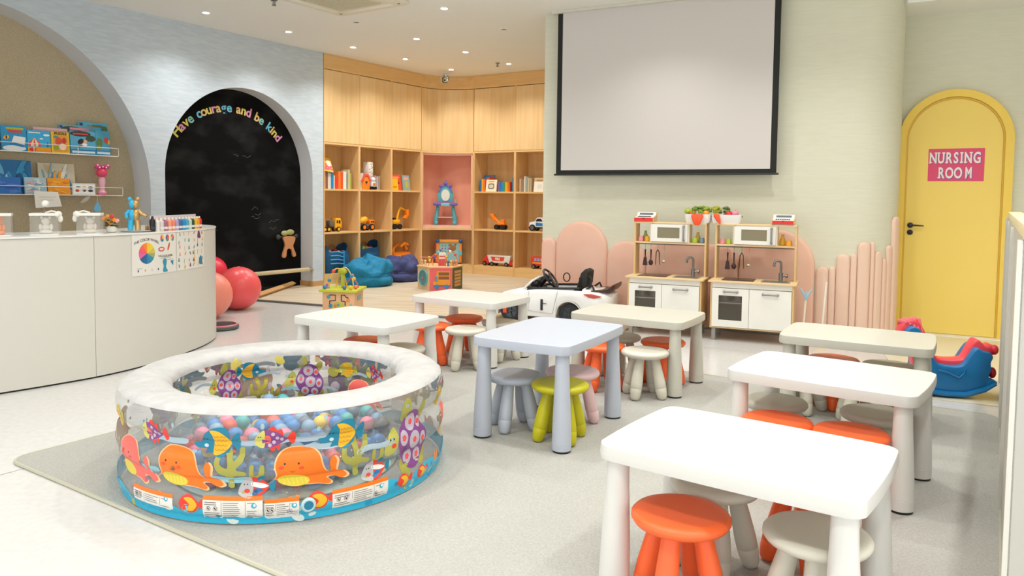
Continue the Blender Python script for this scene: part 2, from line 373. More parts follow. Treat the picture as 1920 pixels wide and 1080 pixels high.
# upholstered pads on the kitchen wall
def pad(label, s0, s1, ztop, mt, z0=.02, th=.045, r=None, group='pink wall pads'):
    w = s1 - s0; r = r or w / 2; zc = ztop - r
    edge = [(s0, z0)] + [(s0, zc)] + (arc(s0 + r, zc, r, 180, 90, 14) + arc(s1 - r, zc, r, 90, 0, 14)) + [(s1, zc), (s1, z0)]
    cen = ((s0 + s1) / 2, max(z0 + .1, zc))
    bm = MB().bm; rings = []
    for k, o_ in ((0, .002), (0, th * .55), (.012, th * .85), (.035, th)):
        ring = []
        for (s, z) in edge:
            ds, dz = 0, 0
            if z > zc + 1e-6:
                c0 = s0 + r if s < (s0 + s1) / 2 else s1 - r
                v = Vector((s - c0, z - zc)); 
                if v.length > 1e-6: v.normalize()
                ds, dz = v.x * k, v.y * k
            else: ds = k if s > (s0 + s1) / 2 else -k
            kk = min(1, w / .16)
            p, n = kpath(s - ds * kk, o_ * (1 if w > .08 else .8)); ring.append(bm.verts.new((p.x, p.y, z - dz * kk)))
        rings.append(ring)
    for a_, b_ in zip(rings, rings[1:]):
        for i in range(len(a_) - 1):
            try: bm.faces.new((a_[i], a_[i + 1], b_[i + 1], b_[i]))
            except Exception: pass
    bm.faces.new(rings[-1])
    bmesh.ops.remove_doubles(bm, verts=bm.verts, dist=1e-5)
    q = MB(); q.bm.free(); q.bm = bm; o = q.build('wall_pad', mt, ang=50); tag(o, label, 'wall pad', group); return o
for a_ in (('narrow pink padded panel at the left end of the green wall, beside the cabinet', .005, .17, .835), ('widest round-topped pink padded panel behind the toy car', .172, .748, 1.02), ('pink padded panel between the widest one and the left toy kitchen', .75, 1.165, .832)):
    pad(a_[0], a_[1], a_[2], a_[3], M_PINK)
pad('pink padded panel seen through the left and middle of the toy kitchens', 1.167, 2.075, .83, M_PINK, r=.16)
pad('pink round-topped padded panel rising right of the toy kitchens', 2.08, 2.755, .99, M_PINK)
names = ['shortest leftmost', 'thin second', 'broad third', 'thin fourth', 'broad fifth', 'sixth', 'seventh', 'eighth', 'ninth', 'tallest last']
xs = [2.765, 2.875, 2.935, 3.05, 3.105, 3.21, 3.25, 3.325, 3.37, 3.44, 3.56]; zt = [.665, .668, .787, .79, .9, .9, .815, .75, .87, 1.13]
for i in range(10):
    pad(names[i] + ' pale pink finger-shaped wall pad by the yellow door', xs[i], xs[i + 1] - .003, zt[i], M_PINKL, th=.035, group='finger-shaped wall pads')

# ---------------------------------------------------------------- ceiling fixtures
M_EMIT = mat('lamp_glow', '#FFF6E6', .5, emit=22); M_RING = plain('#F3F2EC', .5)
def downlight(x, y, z, label, lit=True, watt=None, ghost=False):
    t = thing('downlight', label, 'ceiling light', (x, y, z), 0, 'recessed ceiling downlights')
    b = MB(); b.lathe([(.052, 0), (.05, -.006), (.036, -.008), (.036, -.002)], 24, cap=False); b.build('trim_ring', M_RING, t)
    b = MB(); b.lathe([(.036, -.0025), (.001, -.003)], 24, cap=False); b.build('diffuser', M_EMIT if lit else plain('#77756C', .5), t)
    if lit:
        l = bpy.data.lights.new('downlight_lamp', 'SPOT'); l.energy = watt or LAMP_W; l.spot_size = math.radians(130); l.spot_blend = .9; l.color = (1, .985, .96); l.shadow_soft_size = .05
        o = bpy.data.objects.new('downlight_lamp', l); C.objects.link(o); o.parent = t; o.location = (0, 0, -.03)
    return t
DL = [(-2.685, 9.013, 'lit downlight above the left arch row, third from the cabinet end'), (-3.304, 8.124, 'lit downlight farthest left on the ceiling'), (-2.104, 9.888, 'lit downlight near the left top corner of the wood cabinet'),
      (-1.203, 9.316, 'lit downlight in the middle of the ceiling between air conditioner and corner'), (-1.534, 10.673, 'lit downlight in front of the third cabinet door'),
      (-.726, 7.822, 'lit downlight right beside the air conditioner'), (-.65, 10.119, 'lit downlight in the ceiling centre ahead of the camera dome'), (-.956, 11.506, 'lit downlight closest to the security camera'), (-.077, 10.952, 'lit downlight near the right cabinet, beside a sprinkler')]
for x, y, l in DL: downlight(x, y, CEIL, l)
downlight(4.358, 7.1, 3.03, 'lit downlight above the yellow door')
downlight(-1.769, 8.482, CEIL, 'unlit dark downlight behind the air conditioner', False); downlight(-.121, 8.737, CEIL, 'unlit dark downlight close to the projection screen', False)
u1 = dirv(-33); u2 = dirv(57); k = 0
for i in range(-2, 4):
    for j in range(-1, 4):
        p = Vector((.3, 2.6, 0)) + u1 * (i * 1.45) + u2 * (j * 1.45 - .6)
        if abs(p.x) < 5.5 and -4 < p.y < 7.0 and not (p.x > 2.6 and p.y > 6) and p.x > -4.4:
            downlight(p.x, p.y, CEIL, 'lit downlight over the tables, out of the camera view'); k += 1
# air conditioner cassette
t = thing('air_conditioner', 'square ceiling air conditioner cassette with central grille', 'air conditioner', (-1.725, 7.456, CEIL), -34)
b = MB(); b.prism(rrect(-.5, .5, -.5, .5, .06), -.025, 0, 'z', bev=.008); b.build('panel', mat('ac_plastic', '#E9E6D5', .5), t)
b = MB(); b.prism(rrect(-.3, .3, -.3, .3, .03), -.036, -.02, 'z')
for i in range(22): b.box(-.27, .27, -.27 + i * .0253, -.26 + i * .0253, -.041, -.036)
b.build('grille', mat('ac_grille', '#D9D2B8', .6), t, smooth=False)
for dg in (0, 90, 180, 270):
    b = MB(); b.X = Matrix.Rotation(math.radians(dg), 4, 'Z'); b.box(-.33, .33, .36, .43, -.032, -.022, bev=.004); b.build('louvre', plain('#F1EFE2', .45), t)
for dg in (45, 135):
    b = MB(); b.X = Matrix.Rotation(math.radians(dg), 4, 'Z'); b.lathe([(.014, 0), (.012, -.006)], 10, (.58, 0, -.025)); b.build('screw', plain('#8A8878', .5), t)
def sprinkler(x, y, label):
    t = thing('sprinkler', label, 'sprinkler', (x, y, CEIL))
    b = MB(); b.lathe([(.035, 0), (.03, -.008), (.012, -.012), (.01, -.04), (.004, -.05)], 14); b.build('body', M_STEEL, t)
    b = MB(); b.lathe([(.022, -.055), (.022, -.05)], 12); b.tube([(.01, 0, -.02), (.018, 0, -.04), (.003, 0, -.052)], .002, 5); b.tube([(-.01, 0, -.02), (-.018, 0, -.04), (-.003, 0, -.052)], .002, 5); b.build('deflector', M_STEEL, t)
sprinkler(-.238, 10.92, 'small metal sprinkler in the ceiling near the wood cabinet'); sprinkler(-2.403, 7.587, 'metal sprinkler cut by the top edge beside the air conditioner')
t = thing('security_camera', 'dark bullet security camera hung from the ceiling in front of the cabinet corner', 'security camera', (-1.06, 11.75, CEIL), 0)
b = MB(); b.lathe([(.05, 0), (.05, -.02), (.02, -.03), (.014, -.07)], 14); b.build('mount', M_WHITE, t)
b = MB(); b.X = Matrix.Translation((0, -.02, -.11)) @ Matrix.Rotation(math.radians(18), 4, 'X'); b.box(-.045, .045, -.11, .1, -.045, .045, bev=.02, seg=3); bd = b.build('body', plain('#75786E', .4), t)
b = MB(); b.X = Matrix.Translation((0, -.02, -.11)) @ Matrix.Rotation(math.radians(18), 4, 'X'); b.box(-.04, .04, -.116, -.108, -.04, .04, bev=.003); b.mi = 1
for i in range(6): b.sphere((.026 * math.cos(i * PI / 3), -.116, .026 * math.sin(i * PI / 3)), .006)
b.mi = 0; b.sphere((0, -.115, 0), .014); b.build('lens_face', [M_BLACK, plain('#D9C27A', .3)], bd)
b = MB(); pts = [(-.02, 0, -.02), (-.07, 0, -.05), (-.08, .01, -.11), (-.05, .01, -.17), (-.02, .02, -.13)]; b.tube(pts, .004, 6); b.build('cable', plain('#E8E2CE', .6), t)

# projection screen
t = thing('projection_screen', 'large white pull-down projection screen with black borders on the green wall', 'projection screen', (.455, 7.9, 0), -27)
b = MB(); b.box(.0, 2.205, -.002, .002, 1.51, 3.19); sc_ = b.build('fabric', [plain('#121412', .7)], t, smooth=False)
b = MB(); b.box(.055, 2.15, -.0035, -.0022, 1.552, 3.19); b.build('white_field', mat('screen_white', '#D5D0CB', .8), sc_, smooth=False)
b = MB(); b.box(-.02, 2.225, -.013, .013, 1.497, 1.515, bev=.004); b.build('bottom_bar', plain('#2A2722', .4), t)
b = MB(); b.box(-.06, 2.3, -.04, .04, 3.17, 3.199); b.build('housing', plain('#D8D5C8', .6), t)

# low partition at the right edge
t = thing('partition', 'grey-white low partition cut off by the right edge of the photo', 'partition', (1.30, 1.90, 0), 57.0)
b = MB(); b.box(0, 3.9, -.06, -.0, .0, 1.16); b.build('panel', mat('partition_grey', '#BDBBB2', .4), t, smooth=False)
b = MB(); b.box(-.01, 3.92, -.075, .0, 1.16, 1.2, bev=.004); b.build('top_rail', plain('#E5D6A8', .5), t)
for x in (.0, 1.3, 2.6, 3.87):
    b = MB(); b.box(x, x + .05, -.004, .012, 0, 1.16); b.build('post', plain('#D9D7CD', .4), t, smooth=False)
# ---------------------------------------------------------------- oak wall cabinets (front face at local y = 0)
ZS = [(.02, .165), (.725, .75), (1.33, 1.355), (1.97, 2.0)]   # plinth and shelves
def bay(label, x, y, deg, s0, s1, right=True, depth=.40):
    W = s1 - s0; f = fr(x, y, deg); p = ptf(f, s0, 0)
    t = thing('shelf_cabinet', label, 'cabinet', p, deg, 'oak wall cabinets')
    th = .018
    for a_, n in ((0, 'side_panel'), (W - th, 'side_panel')):
        b = MB(); b.box(a_, a_ + th, 0, depth, .02, 3.0); b.build(n, M_OAKS, t, smooth=False)
    b = MB(); b.box(th, W - th, depth - .02, depth, .16, 2.0); b.build('back_panel', M_OAKS, t, smooth=False)
    for z0, z1 in ZS[1:]:
        b = MB(); b.box(th, W - th, .001, depth - .02, z0, z1); b.build('shelf', M_OAKH, t, smooth=False)
    b = MB(); b.box(th, W - th, .004, depth - .02, .02, .165); b.build('plinth', M_OAKH, t, smooth=False)
    b = MB(); b.box(.003, W - .003, -.004, .012, 2.0, 2.985, bev=.002); b.build('cabinet_door', M_OAK, t, smooth=False)
    b = MB(); b.box(0, W, -.006, .05, 2.995, 3.199); b.build('top_fascia', M_OAKH, t, smooth=False)
    return t
LX, LY, LA = -2.6, 10.32, 55.0
bay('oak cabinet bay next to the pale blue wall, alphabet book on its top shelf', LX, LY, LA, .0, .665)
bay('second oak cabinet bay from the blue wall, toy mixer truck on its middle shelf', LX, LY, LA, .665, 1.325)
bay('third oak cabinet bay from the blue wall, toy excavator on its middle shelf', LX, LY, LA, 1.325, 1.99)
RX_, RY_, RA = -.63, 12.08, -31.4
bay('oak cabinet bay right of the pink niche, red and white toy truck at its bottom', RX_, RY_, RA, .0, .775)
bay('rightmost oak cabinet bay, half hidden by the green wall', RX_, RY_, RA, .775, 1.56)
# curved corner bay
P0 = Vector(ptf(fr(LX, LY, LA), 1.992, 0)); P1 = Vector((RX_ - .003, RY_ + .002, 0)); mid = Vector((-1.075, 12.19, 0))
def bez(t, off=0):
    c = mid * 2 - (P0 + P1) / 2
    p = P0 * (1 - t) ** 2 + c * 2 * t * (1 - t) + P1 * t * t; d = (P0 * -2 * (1 - t) + c * (2 - 4 * t) + P1 * 2 * t).normalized()
    n = Vector((-d.y, d.x, 0)); return p + n * off
t = thing('corner_cabinet', 'curved oak corner cabinet with the pink padded niche', 'cabinet', tuple(mid), 0)
T_ = Matrix.Translation(-mid); bk = Vector((-1.22, 12.62, 0))
def curved(z0, z1, off0, off1, mt, name, a0=0, a1=1, solid=False, par=None):
    b = MB(); b.X = T_; n = 14
    A = [bez(a0 + (a1 - a0) * i / n, off0) for i in range(n + 1)]
    B = [bez(a1 - (a1 - a0) * i / n, off1) for i in range(n + 1)] if not solid else [P1 + Vector((.17, .30, 0)), bk, P0 + Vector((-.30, .23, 0))]
    b.prism([(p.x, p.y) for p in A + B], z0, z1); return b.build(name, mt, par or t, ang=30)
curved(2.995, 3.199, -.004, .03, M_OAKH, 'top_fascia'); curved(2.0, 2.985, 0, .02, M_OAK, 'cabinet_door', .005, .995)
curved(1.965, 2.0, .001, .3, M_OAKH, 'shelf', solid=True); curved(.725, .76, .001, 0, M_OAKH, 'shelf', solid=True); curved(.02, .165, .002, 0, M_OAKH, 'plinth', solid=True)
for a_, z0, z1 in ((0, .165, 1.97), (1, .165, 1.97)):
    q0 = bez(a_); q1 = (P0 + Vector((-.30, .23, 0))) if a_ == 0 else (P1 + Vector((.17, .30, 0)))
    d = (P1 - P0).normalized() * (.018 if a_ == 0 else -.018)
    b = MB(); b.X = T_; b.prism([(p.x, p.y) for p in (q0, q0 + d, q1 + d, q1)], z0, z1); b.build('side_panel', M_OAKS, t, smooth=False)
L_ = P0 + Vector((-.30, .23, 0)); R_b = P1 + Vector((.17, .30, 0))
for z0, z1, mt, nm, of in ((.165, .725, M_OAKS, 'back_panel', 0), (.79, 1.94, mat('coral_pink_pad', '#F6A78C', .6), 'niche_pad', .02)):
    for a_, c_ in ((L_, bk), (bk, R_b)):
        d = (c_ - a_).normalized(); n = Vector((d.y, -d.x, 0))
        b = MB(); b.X = T_; b.prism([(p.x, p.y) for p in (a_ + n * of + d * of, c_ + n * of - d * of * .6, c_ + n * (of + .02) - d * of * .6, a_ + n * (of + .02) + d * of)], z0, z1); b.build(nm, mt, t, smooth=False)
mp = mat('coral_pink_pad', ''); 
curved(.76, .80, .02, 0, M_PINK, 'niche_cushion', .04, .96, solid=True); curved(1.935, 1.965, .02, 0, M_PINK, 'niche_cushion', .04, .96, solid=True)
for a0, a1 in ((.005, .05), (.95, .995)): curved(.80, 1.935, .012, .05, M_PINK, 'niche_edge', a0, a1)

# ---------------------------------------------------------------- things on the cabinet shelves
FLc = fr(LX, LY, LA); FRc = fr(RX_, RY_, RA)
def book(f, deg, s, d, z, w, h, dep, color, label, group, tilt=0, page='#EFE8D8', name='book'):
    t = bpy.data.objects.new(name, None); C.objects.link(t); p = ptf(f, s, d, z); t.location = p; t.rotation_euler = (0, 0, math.radians(deg)); tag(t, label, 'book', group)
    if tilt: t.rotation_euler.y = math.radians(tilt)
    b = MB(); b.box(0, .0025, 0, dep, 0, h); b.box(w - .0025, w, 0, dep, 0, h); b.box(0, w, 0, .003, 0, h); b.build('cover', plain(color, .5), t, smooth=False)
    b = MB(); b.box(.0026, w - .0026, .004, dep - .004, .003, h - .003); b.build('pages', plain(page, .9), t, smooth=False)
    return t
def ordn(i): return ['first', 'second', 'third', 'fourth', 'fifth', 'sixth', 'seventh', 'eighth', 'ninth', 'tenth', 'eleventh', 'twelfth', 'thirteenth', 'fourteenth', 'fifteenth', 'sixteenth'][i]
def row(f, deg, s, d, z, items, where, group):
    for i, (w, h, c, n) in enumerate(items):
        book(f, deg, s, d, z, w, h, min(.17, h * .8), c, '%s book standing %s from the left %s' % (n, ordn(i), where), group); s += w + .0015
Z1 = 1.356
row(FLc, LA, .03, .08, Z1, [(.035, .25, '#5B7F8C', 'slate blue'), (.02, .22, '#E9E4D8', 'white'), (.03, .24, '#C9805E', 'brown-red'), (.022, .22, '#6E5B4C', 'dark brown'), (.03, .23, '#E4E0D4', 'cream'), (.022, .22, '#F2F0EA', 'thin white'), (.05, .235, '#1C86C0', 'bright blue'),
    (.02, .19, '#EDE4D0', 'short cream'), (.06, .16, '#E33A2A', 'short red'), (.05, .25, '#EE7A2C', 'tall orange'), (.04, .24, '#E4572E', 'orange-red'), (.06, .25, '#E6E2D6', 'pale'), (.03, .22, '#8E9B8E', 'grey-green'), (.035, .28, '#D3C8A0', 'beige'), (.03, .23, '#B5B84A', 'olive green')],
    'in the cubby beside the blue wall', 'books in the first cubby')
def front_book(f, deg, s, d, z, w, h, color, label, pic, group=None, th=.015, lean=8):
    t = thing('picture_book', label, 'book', ptf(f, s, d, z), deg, group); t.rotation_euler.x = math.radians(-lean)
    b = MB(); b.box(0, w, 0, th, 0, h); b.build('cover', plain(color, .45), t, smooth=False)
    if pic:
        b = MB(); k = 1; ms = []
        for (x0, x1, z0, z1, c) in pic:
            ms.append(plain(c, .5)); b.mi = len(ms) - 1
            b.lathe
            cxx, czz = (x0 + x1) / 2 * w, (z0 + z1) / 2 * h; rx, rz = (x1 - x0) / 2 * w, (z1 - z0) / 2 * h
            n = 14; b.prism([(cxx + rx * math.copysign(abs(math.cos(a)) ** .6, math.cos(a)), czz + rz * math.copysign(abs(math.sin(a)) ** .6, math.sin(a))) for a in [2 * PI * i / n for i in range(n)]], -.0006 - .0003 * k, 0, 'y'); k += 1
        b.mi = 0; b.build('cover_picture', ms, t, smooth=False)
    return t
ab = front_book(FLc, LA, .03, .045, Z1 + .252, .19, .22, '#F3B424', 'yellow alphabet board book lying tilted on top of the book row', [(.08, .42, .72, .9, '#2F4E9E'), (.55, .92, .35, .85, '#EFE7C8')], lean=28); ab.rotation_euler.y = math.radians(6)
b = MB(); b.text('abc', .13, Matrix.Translation((.1, -.003, .03)) @ RX, bold=.005); b.build('title_letters', plain('#D94A6B', .5), ab, smooth=False)
row(FLc, LA, .70, .08, Z1, [(.03, .25, '#4E6A66', 'dark green'), (.02, .235, '#D9D6CA', 'light'), (.065, .24, '#CFCFC9', 'wide grey')], 'in the second cubby', 'books in the second cubby')
row(FLc, LA, 1.05, .14, Z1, [(.05, .2, '#8E9AA8', 'grey-blue'), (.035, .215, '#D98A7A', 'salmon'), (.05, .2, '#A9ADB5', 'pale grey'), (.03, .21, '#B9A07C', 'tan')], 'behind the toy robot in the second cubby', 'books in the second cubby')
t = thing('dice_block', 'tall white speckled block standing high in the second cubby', 'toy block', ptf(FLc, .99, .16, Z1 + .2), LA + 14)
b = MB(); b.box(-.06, .06, -.05, .05, 0, .21, bev=.006); b.build('block', plain('#EDEAE0', .5), t)
b = MB(); rr = random.Random(5)
for i in range(10): b.sphere((rr.uniform(-.045, .045), -.05, rr.uniform(.02, .19)), .008, (1, .15, 1.4), 8, 6)
b.build('speckles', plain('#4C4A48', .6), t)
b = MB(); b.box(-.05, .05, -.05, .05, -.2, 0); b.build('lower_box', plain('#B8BCC2', .5), t)
t = thing('toy_house', 'orange toy house with red roof in the second cubby', 'toy', ptf(FLc, .86, .08, Z1), LA)
b = MB(); b.prism([(-.07, 0), (.07, 0), (.075, .13), (.03, .2), (-.03, .2), (-.075, .13)], -.02, .06, 'y', bev=.005); b.build('walls', plain('#F58A2A', .45), t)
b = MB(); b.prism([(-.09, .125), (-.035, .225), (.035, .225), (.09, .125), (.06, .13), (.025, .2), (-.025, .2), (-.06, .13)], -.03, .07, 'y'); b.build('roof', plain('#EC5A48', .45), t, smooth=False)
b = MB(); b.sphere((0, -.02, .11), .02); b.build('window', plain('#473A30', .4), t)
t = thing('toy_robot', 'small white toy figure on black wheels beside the orange toy house', 'toy', ptf(FLc, .985, .05, Z1), LA)
b = MB(); b.box(-.035, .035, -.02, .03, .04, .12, bev=.008); b.sphere((0, .0, .15), .035); b.build('body', plain('#E9E9E9', .4), t)
for sx in (-.03, .03):
    b = MB(); b.X = Matrix.Translation((sx, 0, .024)) @ Matrix.Rotation(PI / 2, 4, 'X'); b.lathe([(.024, -.03), (.024, .03)], 14); b.build('wheel', M_BLACK, t)
b = MB(); b.box(-.02, .02, -.026, -.02, .06, .1); b.build('chest_panel', plain('#D87838', .4), t, smooth=False)
row(FLc, LA, 1.36, .1, Z1, [(.03, .25, '#1B1B1B', 'black')], 'in the third cubby', 'books in the third cubby')
front_book(FLc, LA, 1.40, .06, Z1, .14, .18, '#F2B91E', 'yellow square book facing forward in the third cubby', [(.15, .8, .2, .35, '#C98E12')])
front_book(FLc, LA, 1.44, .11, Z1, .22, .245, '#EE5230', 'orange-red book behind the yellow one in the third cubby', [(.15, .85, .75, .88, '#F59B6B'), (.6, .85, .4, .55, '#7E2A22')])
front_book(FLc, LA, 1.67, .08, Z1, .16, .24, '#8FA6A8', 'grey-green picture book facing forward at the right of the third cubby', [(.15, .85, .68, .88, '#E9A08A'), (.3, .8, .15, .6, '#B5B64A')])
# right side
row(FRc, RA, .07, .08, Z1, [(.03, .18, '#2E6FA6', 'navy'), (.04, .2, '#F1A12E', 'amber'), (.03, .2, '#EE7B30', 'orange'), (.03, .2, '#D93A2E', 'red'), (.05, .22, '#E4553A', 'wide red')], 'in the cubby right of the niche', 'books right of the niche')
front_book(FRc, RA, .05, .2, Z1, .2, .27, '#2A7DA8', 'blue book with red corner at the back of the cubby right of the niche', [(.55, .95, .7, .92, '#C83A4A')])
front_book(FRc, RA, .20, .05, Z1, .2, .19, '#F1E6C9', 'cream picture book with a round drawing facing forward right of the niche', [(.2, .8, .2, .7, '#7E8272'), (.3, .7, .3, .6, '#D9CDB0'), (.2, .8, .8, .9, '#D9A04A')])
row(FRc, RA, .42, .08, Z1, [(.02, .15, '#8A6FB0', 'purple'), (.035, .15, '#2D6FC0', 'blue'), (.03, .15, '#2A93C9', 'sky blue'), (.02, .15, '#25A0A8', 'teal'), (.02, .15, '#5B9E4B', 'green'), (.03, .15, '#E8B62A', 'yellow'), (.03, .15, '#F0812A', 'orange'), (.025, .15, '#E2552B', 'orange-red')], 'in the rainbow row right of the niche', 'rainbow books')
row(FRc, RA, .68, .08, Z1, [(.03, .22, '#3D7A9C', 'steel blue'), (.025, .23, '#254F70', 'dark blue')], 'right of the rainbow row', 'books right of the niche')
row(FRc, RA, .81, .08, Z1, [(.03, .2, '#DDC9A8', 'sand'), (.02, .22, '#E07A4A', 'thin orange'), (.03, .2, '#8A8F86', 'grey'), (.03, .24, '#DDD3BE', 'tall cream'), (.035, .235, '#9AA596', 'sage'), (.03, .22, '#C9B990', 'straw'), (.04, .21, '#B7A78A', 'taupe')], 'in the rightmost cubby', 'books in the last cubby')
front_book(FRc, RA, 1.04, .12, Z1, .2, .22, '#D9B888', 'tan book facing forward at the back of the rightmost cubby', [(.2, .8, .75, .88, '#B08A56')])
front_book(FRc, RA, 1.08, .06, Z1, .19, .16, '#F1EBDA', 'pale square book facing forward, cut off by the green wall', [(.3, .75, .3, .75, '#DDE0D8')])

M_TOYY = plain('#FFB31E', .35); M_TOYK = plain('#1E1B19', .5); M_TOYO = plain('#FF8A1E', .35)
def wheel(par, x, y, z, r, w, hub, mt=None):
    b = MB(); b.X = Matrix.Translation((x, y, z)) @ Matrix.Rotation(PI / 2, 4, 'X'); b.lathe([(r * .6, -w / 2), (r * .92, -w / 2), (r, -w / 4), (r, w / 4), (r * .92, w / 2), (r * .6, w / 2)], 20)
    o = b.build('wheel', mt or M_TOYK, par)
    b = MB(); b.X = Matrix.Translation((x, y, z)) @ Matrix.Rotation(PI / 2, 4, 'X'); b.lathe([(.001, -w / 2 - .002), (r * .35, -w / 2 - .003), (r * .58, -w / 2 - .001), (r * .58, w / 2 + .001), (r * .35, w / 2 + .003), (.001, w / 2 + .002)], 14); b.build('hub', hub, o)
    return o
ZT = .751
t = thing('toy_truck', 'yellow toy cab truck with black flatbed on the shelf beside the blue wall', 'toy truck', ptf(FLc, .22, .12, ZT), LA)
b = MB(); b.box(-.17, .17, -.03, .03, .045, .07, bev=.005); b.build('chassis', M_TOYK, t)
b = MB(); b.prism([(.05, .05), (.17, .05), (.175, .12), (.15, .19), (.06, .19)], -.05, .05, 'y', bev=.008); cb_ = b.build('cab', M_TOYY, t)
b = MB(); b.box(.075, .1, -.053, -.049, .12, .16); b.box(.115, .145, -.053, -.049, .115, .16); b.build('cab_window', M_TOYK, cb_, smooth=False)
b = MB(); b.box(-.04, .045, -.045, .045, .07, .16, bev=.01); b.tube([(-.02, -.03, .15), (.0, -.03, .2)], .01); b.build('loader', plain('#6D6459', .5), t)
for x in (-.14, -.07, .11):
    for y in (-.045, .045): wheel(t, x, y, .035, .037, .03, M_TOYY)
t = thing('toy_mixer_truck', 'yellow and grey toy cement mixer with big wheels on the second middle shelf', 'toy truck', ptf(FLc, .86, .12, ZT), LA)
b = MB(); b.box(-.17, .17, -.04, .04, .06, .09, bev=.006); b.build('chassis', plain('#5E6A70', .5), t)
b = MB(); b.X = Matrix.Translation((-.01, 0, .15)) @ Matrix.Rotation(math.radians(70), 4, 'Y'); b.lathe([(.02, -.09), (.045, -.06), (.055, 0), (.04, .06), (.02, .07)], 16); b.build('drum', M_TOYY, t)
b = MB(); b.box(.09, .18, -.05, .05, .08, .155, bev=.015); cb_ = b.build('cab', M_TOYO, t)
b = MB(); b.box(.105, .125, -.052, -.049, .115, .14); b.box(.135, .16, -.052, -.049, .115, .14); b.build('cab_window', M_TOYK, cb_, smooth=False)
b = MB(); b.box(-.15, -.11, -.045, .045, .09, .2, bev=.006); b.build('hopper', plain('#7F8A90', .5), t)
for x in (-.15, -.04, .12):
    for y in (-.05, .05): wheel(t, x, y, .048, .05 if x > -.1 else .045, .035, M_TOYO if x > -.1 else M_TOYK)
t = thing('toy_excavator', 'yellow toy excavator with raised bucket arm on the third middle shelf', 'toy excavator', ptf(FLc, 1.52, .12, ZT), LA)
b = MB(); b.box(-.08, .07, -.05, .05, .08, .15, bev=.015); b.build('cab', M_TOYY, t)
b = MB(); b.box(-.07, -.01, -.04, .04, .15, .18, bev=.006); b.build('roof', M_TOYK, t)
b = MB(); b.tube([(.03, 0, .12), (.09, 0, .29), (.13, 0, .33)], [.02, .016, .014], 8); b.tube([(.12, 0, .335), (.25, 0, .29)], [.016, .013], 8); b.build('arm', M_TOYY, t)
b = MB(); b.prism([(.23, .30), (.28, .31), (.29, .22), (.24, .16), (.19, .17), (.235, .22)], -.035, .035, 'y', bev=.004); b.build('bucket', M_TOYO, t)
for x in (-.06, .06):
    for y in (-.05, .05): wheel(t, x, y, .04, .042, .035, M_TOYK)
t = thing('toy_digger', 'orange toy digger with a raised claw on the shelf right of the pink niche', 'toy digger', ptf(FRc, .45, .13, ZT), RA)
b = MB(); b.box(-.06, .08, -.04, .04, .07, .12, bev=.012); b.box(.02, .07, -.035, .035, .11, .16, bev=.01); b.build('cab', M_TOYO, t)
b = MB(); b.tube([(-.02, 0, .1), (-.09, 0, .15), (-.15, 0, .22)], [.02, .02, .018], 8); b.prism([(-.2, .25), (-.13, .25), (-.1, .14), (-.13, .13), (-.16, .19)], -.03, .03, 'y', bev=.004); b.build('claw_arm', M_TOYO, t)
for x in (-.06, .05):
    for y in (-.04, .04): wheel(t, x, y, .04, .042, .04, M_TOYK)
t = thing('toy_car', 'white and blue toy police car half hidden by the green wall', 'toy car', ptf(FRc, 1.17, .13, ZT), RA)
b = MB(); b.prism([(-.17, .06), (.2, .06), (.2, .13), (.1, .15), (.06, .21), (-.02, .21), (-.07, .15), (-.16, .13)], -.07, .07, 'y', bev=.012); bd = b.build('body', plain('#EEF1F3', .3), t)
b = MB(); b.prism([(-.05, .15), (-.015, .195), (.05, .195), (.08, .15)], -.073, .073, 'y'); b.build('window', M_TOYK, bd, smooth=False)
b = MB(); b.prism([(-.04, .08), (.12, .08), (.12, .12), (-.04, .135)], -.073, .073, 'y'); b.build('stripe', plain('#2C7CC4', .4), bd, smooth=False)
b = MB(); b.box(-.18, .2, -.065, .065, .045, .065, bev=.008); b.build('bumper', M_TOYK, t)
for x in (-.1, .13):
    for y in (-.07, .07): wheel(t, x, y, .05, .052, .04, M_STEEL)
t = thing('toy_fire_truck', 'red toy lorry with white trailer marked FIRE in the cubby right of the hexagonal toy', 'toy truck', ptf(FRc, .42, .14, .166), RA)
b = MB(); b.prism([(-.29, .03), (-.17, .03), (-.17, .16), (-.22, .16), (-.29, .09)], -.06, .06, 'y', bev=.012); b.build('cab', plain('#E0372E', .35), t)
b = MB(); b.prism([(-.19, .17), (-.15, .05), (.22, .05), (.25, .17)], -.07, .07, 'y', bev=.004); tr = b.build('trailer', plain('#E7E4DC', .4), t)
b = MB(); b.prism([(-.12, .15), (-.09, .085), (.12, .085), (.14, .15)], -.0725, -.07, 'y'); st_ = b.build('trailer_stripe', plain('#DE4A34', .4), tr, smooth=False)
b = MB(); b.text('FIRE', .05, Matrix.Translation((0.01, -.074, .1)) @ RX, bold=.002); b.build('lettering', plain('#F8E9C8', .5), tr, smooth=False)
b = MB(); b.box(.2, .3, -.05, .05, .02, .08, bev=.008); b.build('rear_bumper', plain('#D8362C', .4), t)
for x in (-.24, -.1, .17):
    for y in (-.06, .06): wheel(t, x, y, .035, .036, .03, M_STEEL)
t = thing('toy_bus', 'red toy fire engine at the bottom right of the cabinets, by the green wall', 'toy truck', ptf(FRc, 1.18, .12, .166), RA)
b = MB(); b.box(-.14, .16, -.06, .06, .05, .19, bev=.015); bd = b.build('body', plain('#E3402C', .35), t)
b = MB()
for i in range(4): b.box(-.07 + i * .055, -.03 + i * .055, -.0625, -.06, .12, .165)
b.build('window', plain('#8DB6D8', .2), bd, smooth=False)
b = MB(); b.box(-.1, .15, -.0625, -.06, .085, .1); b.box(-.145, -.14, -.04, .04, .07, .11); b.build('stripe', plain('#F5C13A', .4), bd, smooth=False)
for x in (-.08, .1):
    for y in (-.06, .06): wheel(t, x, y, .035, .037, .03, M_STEEL)

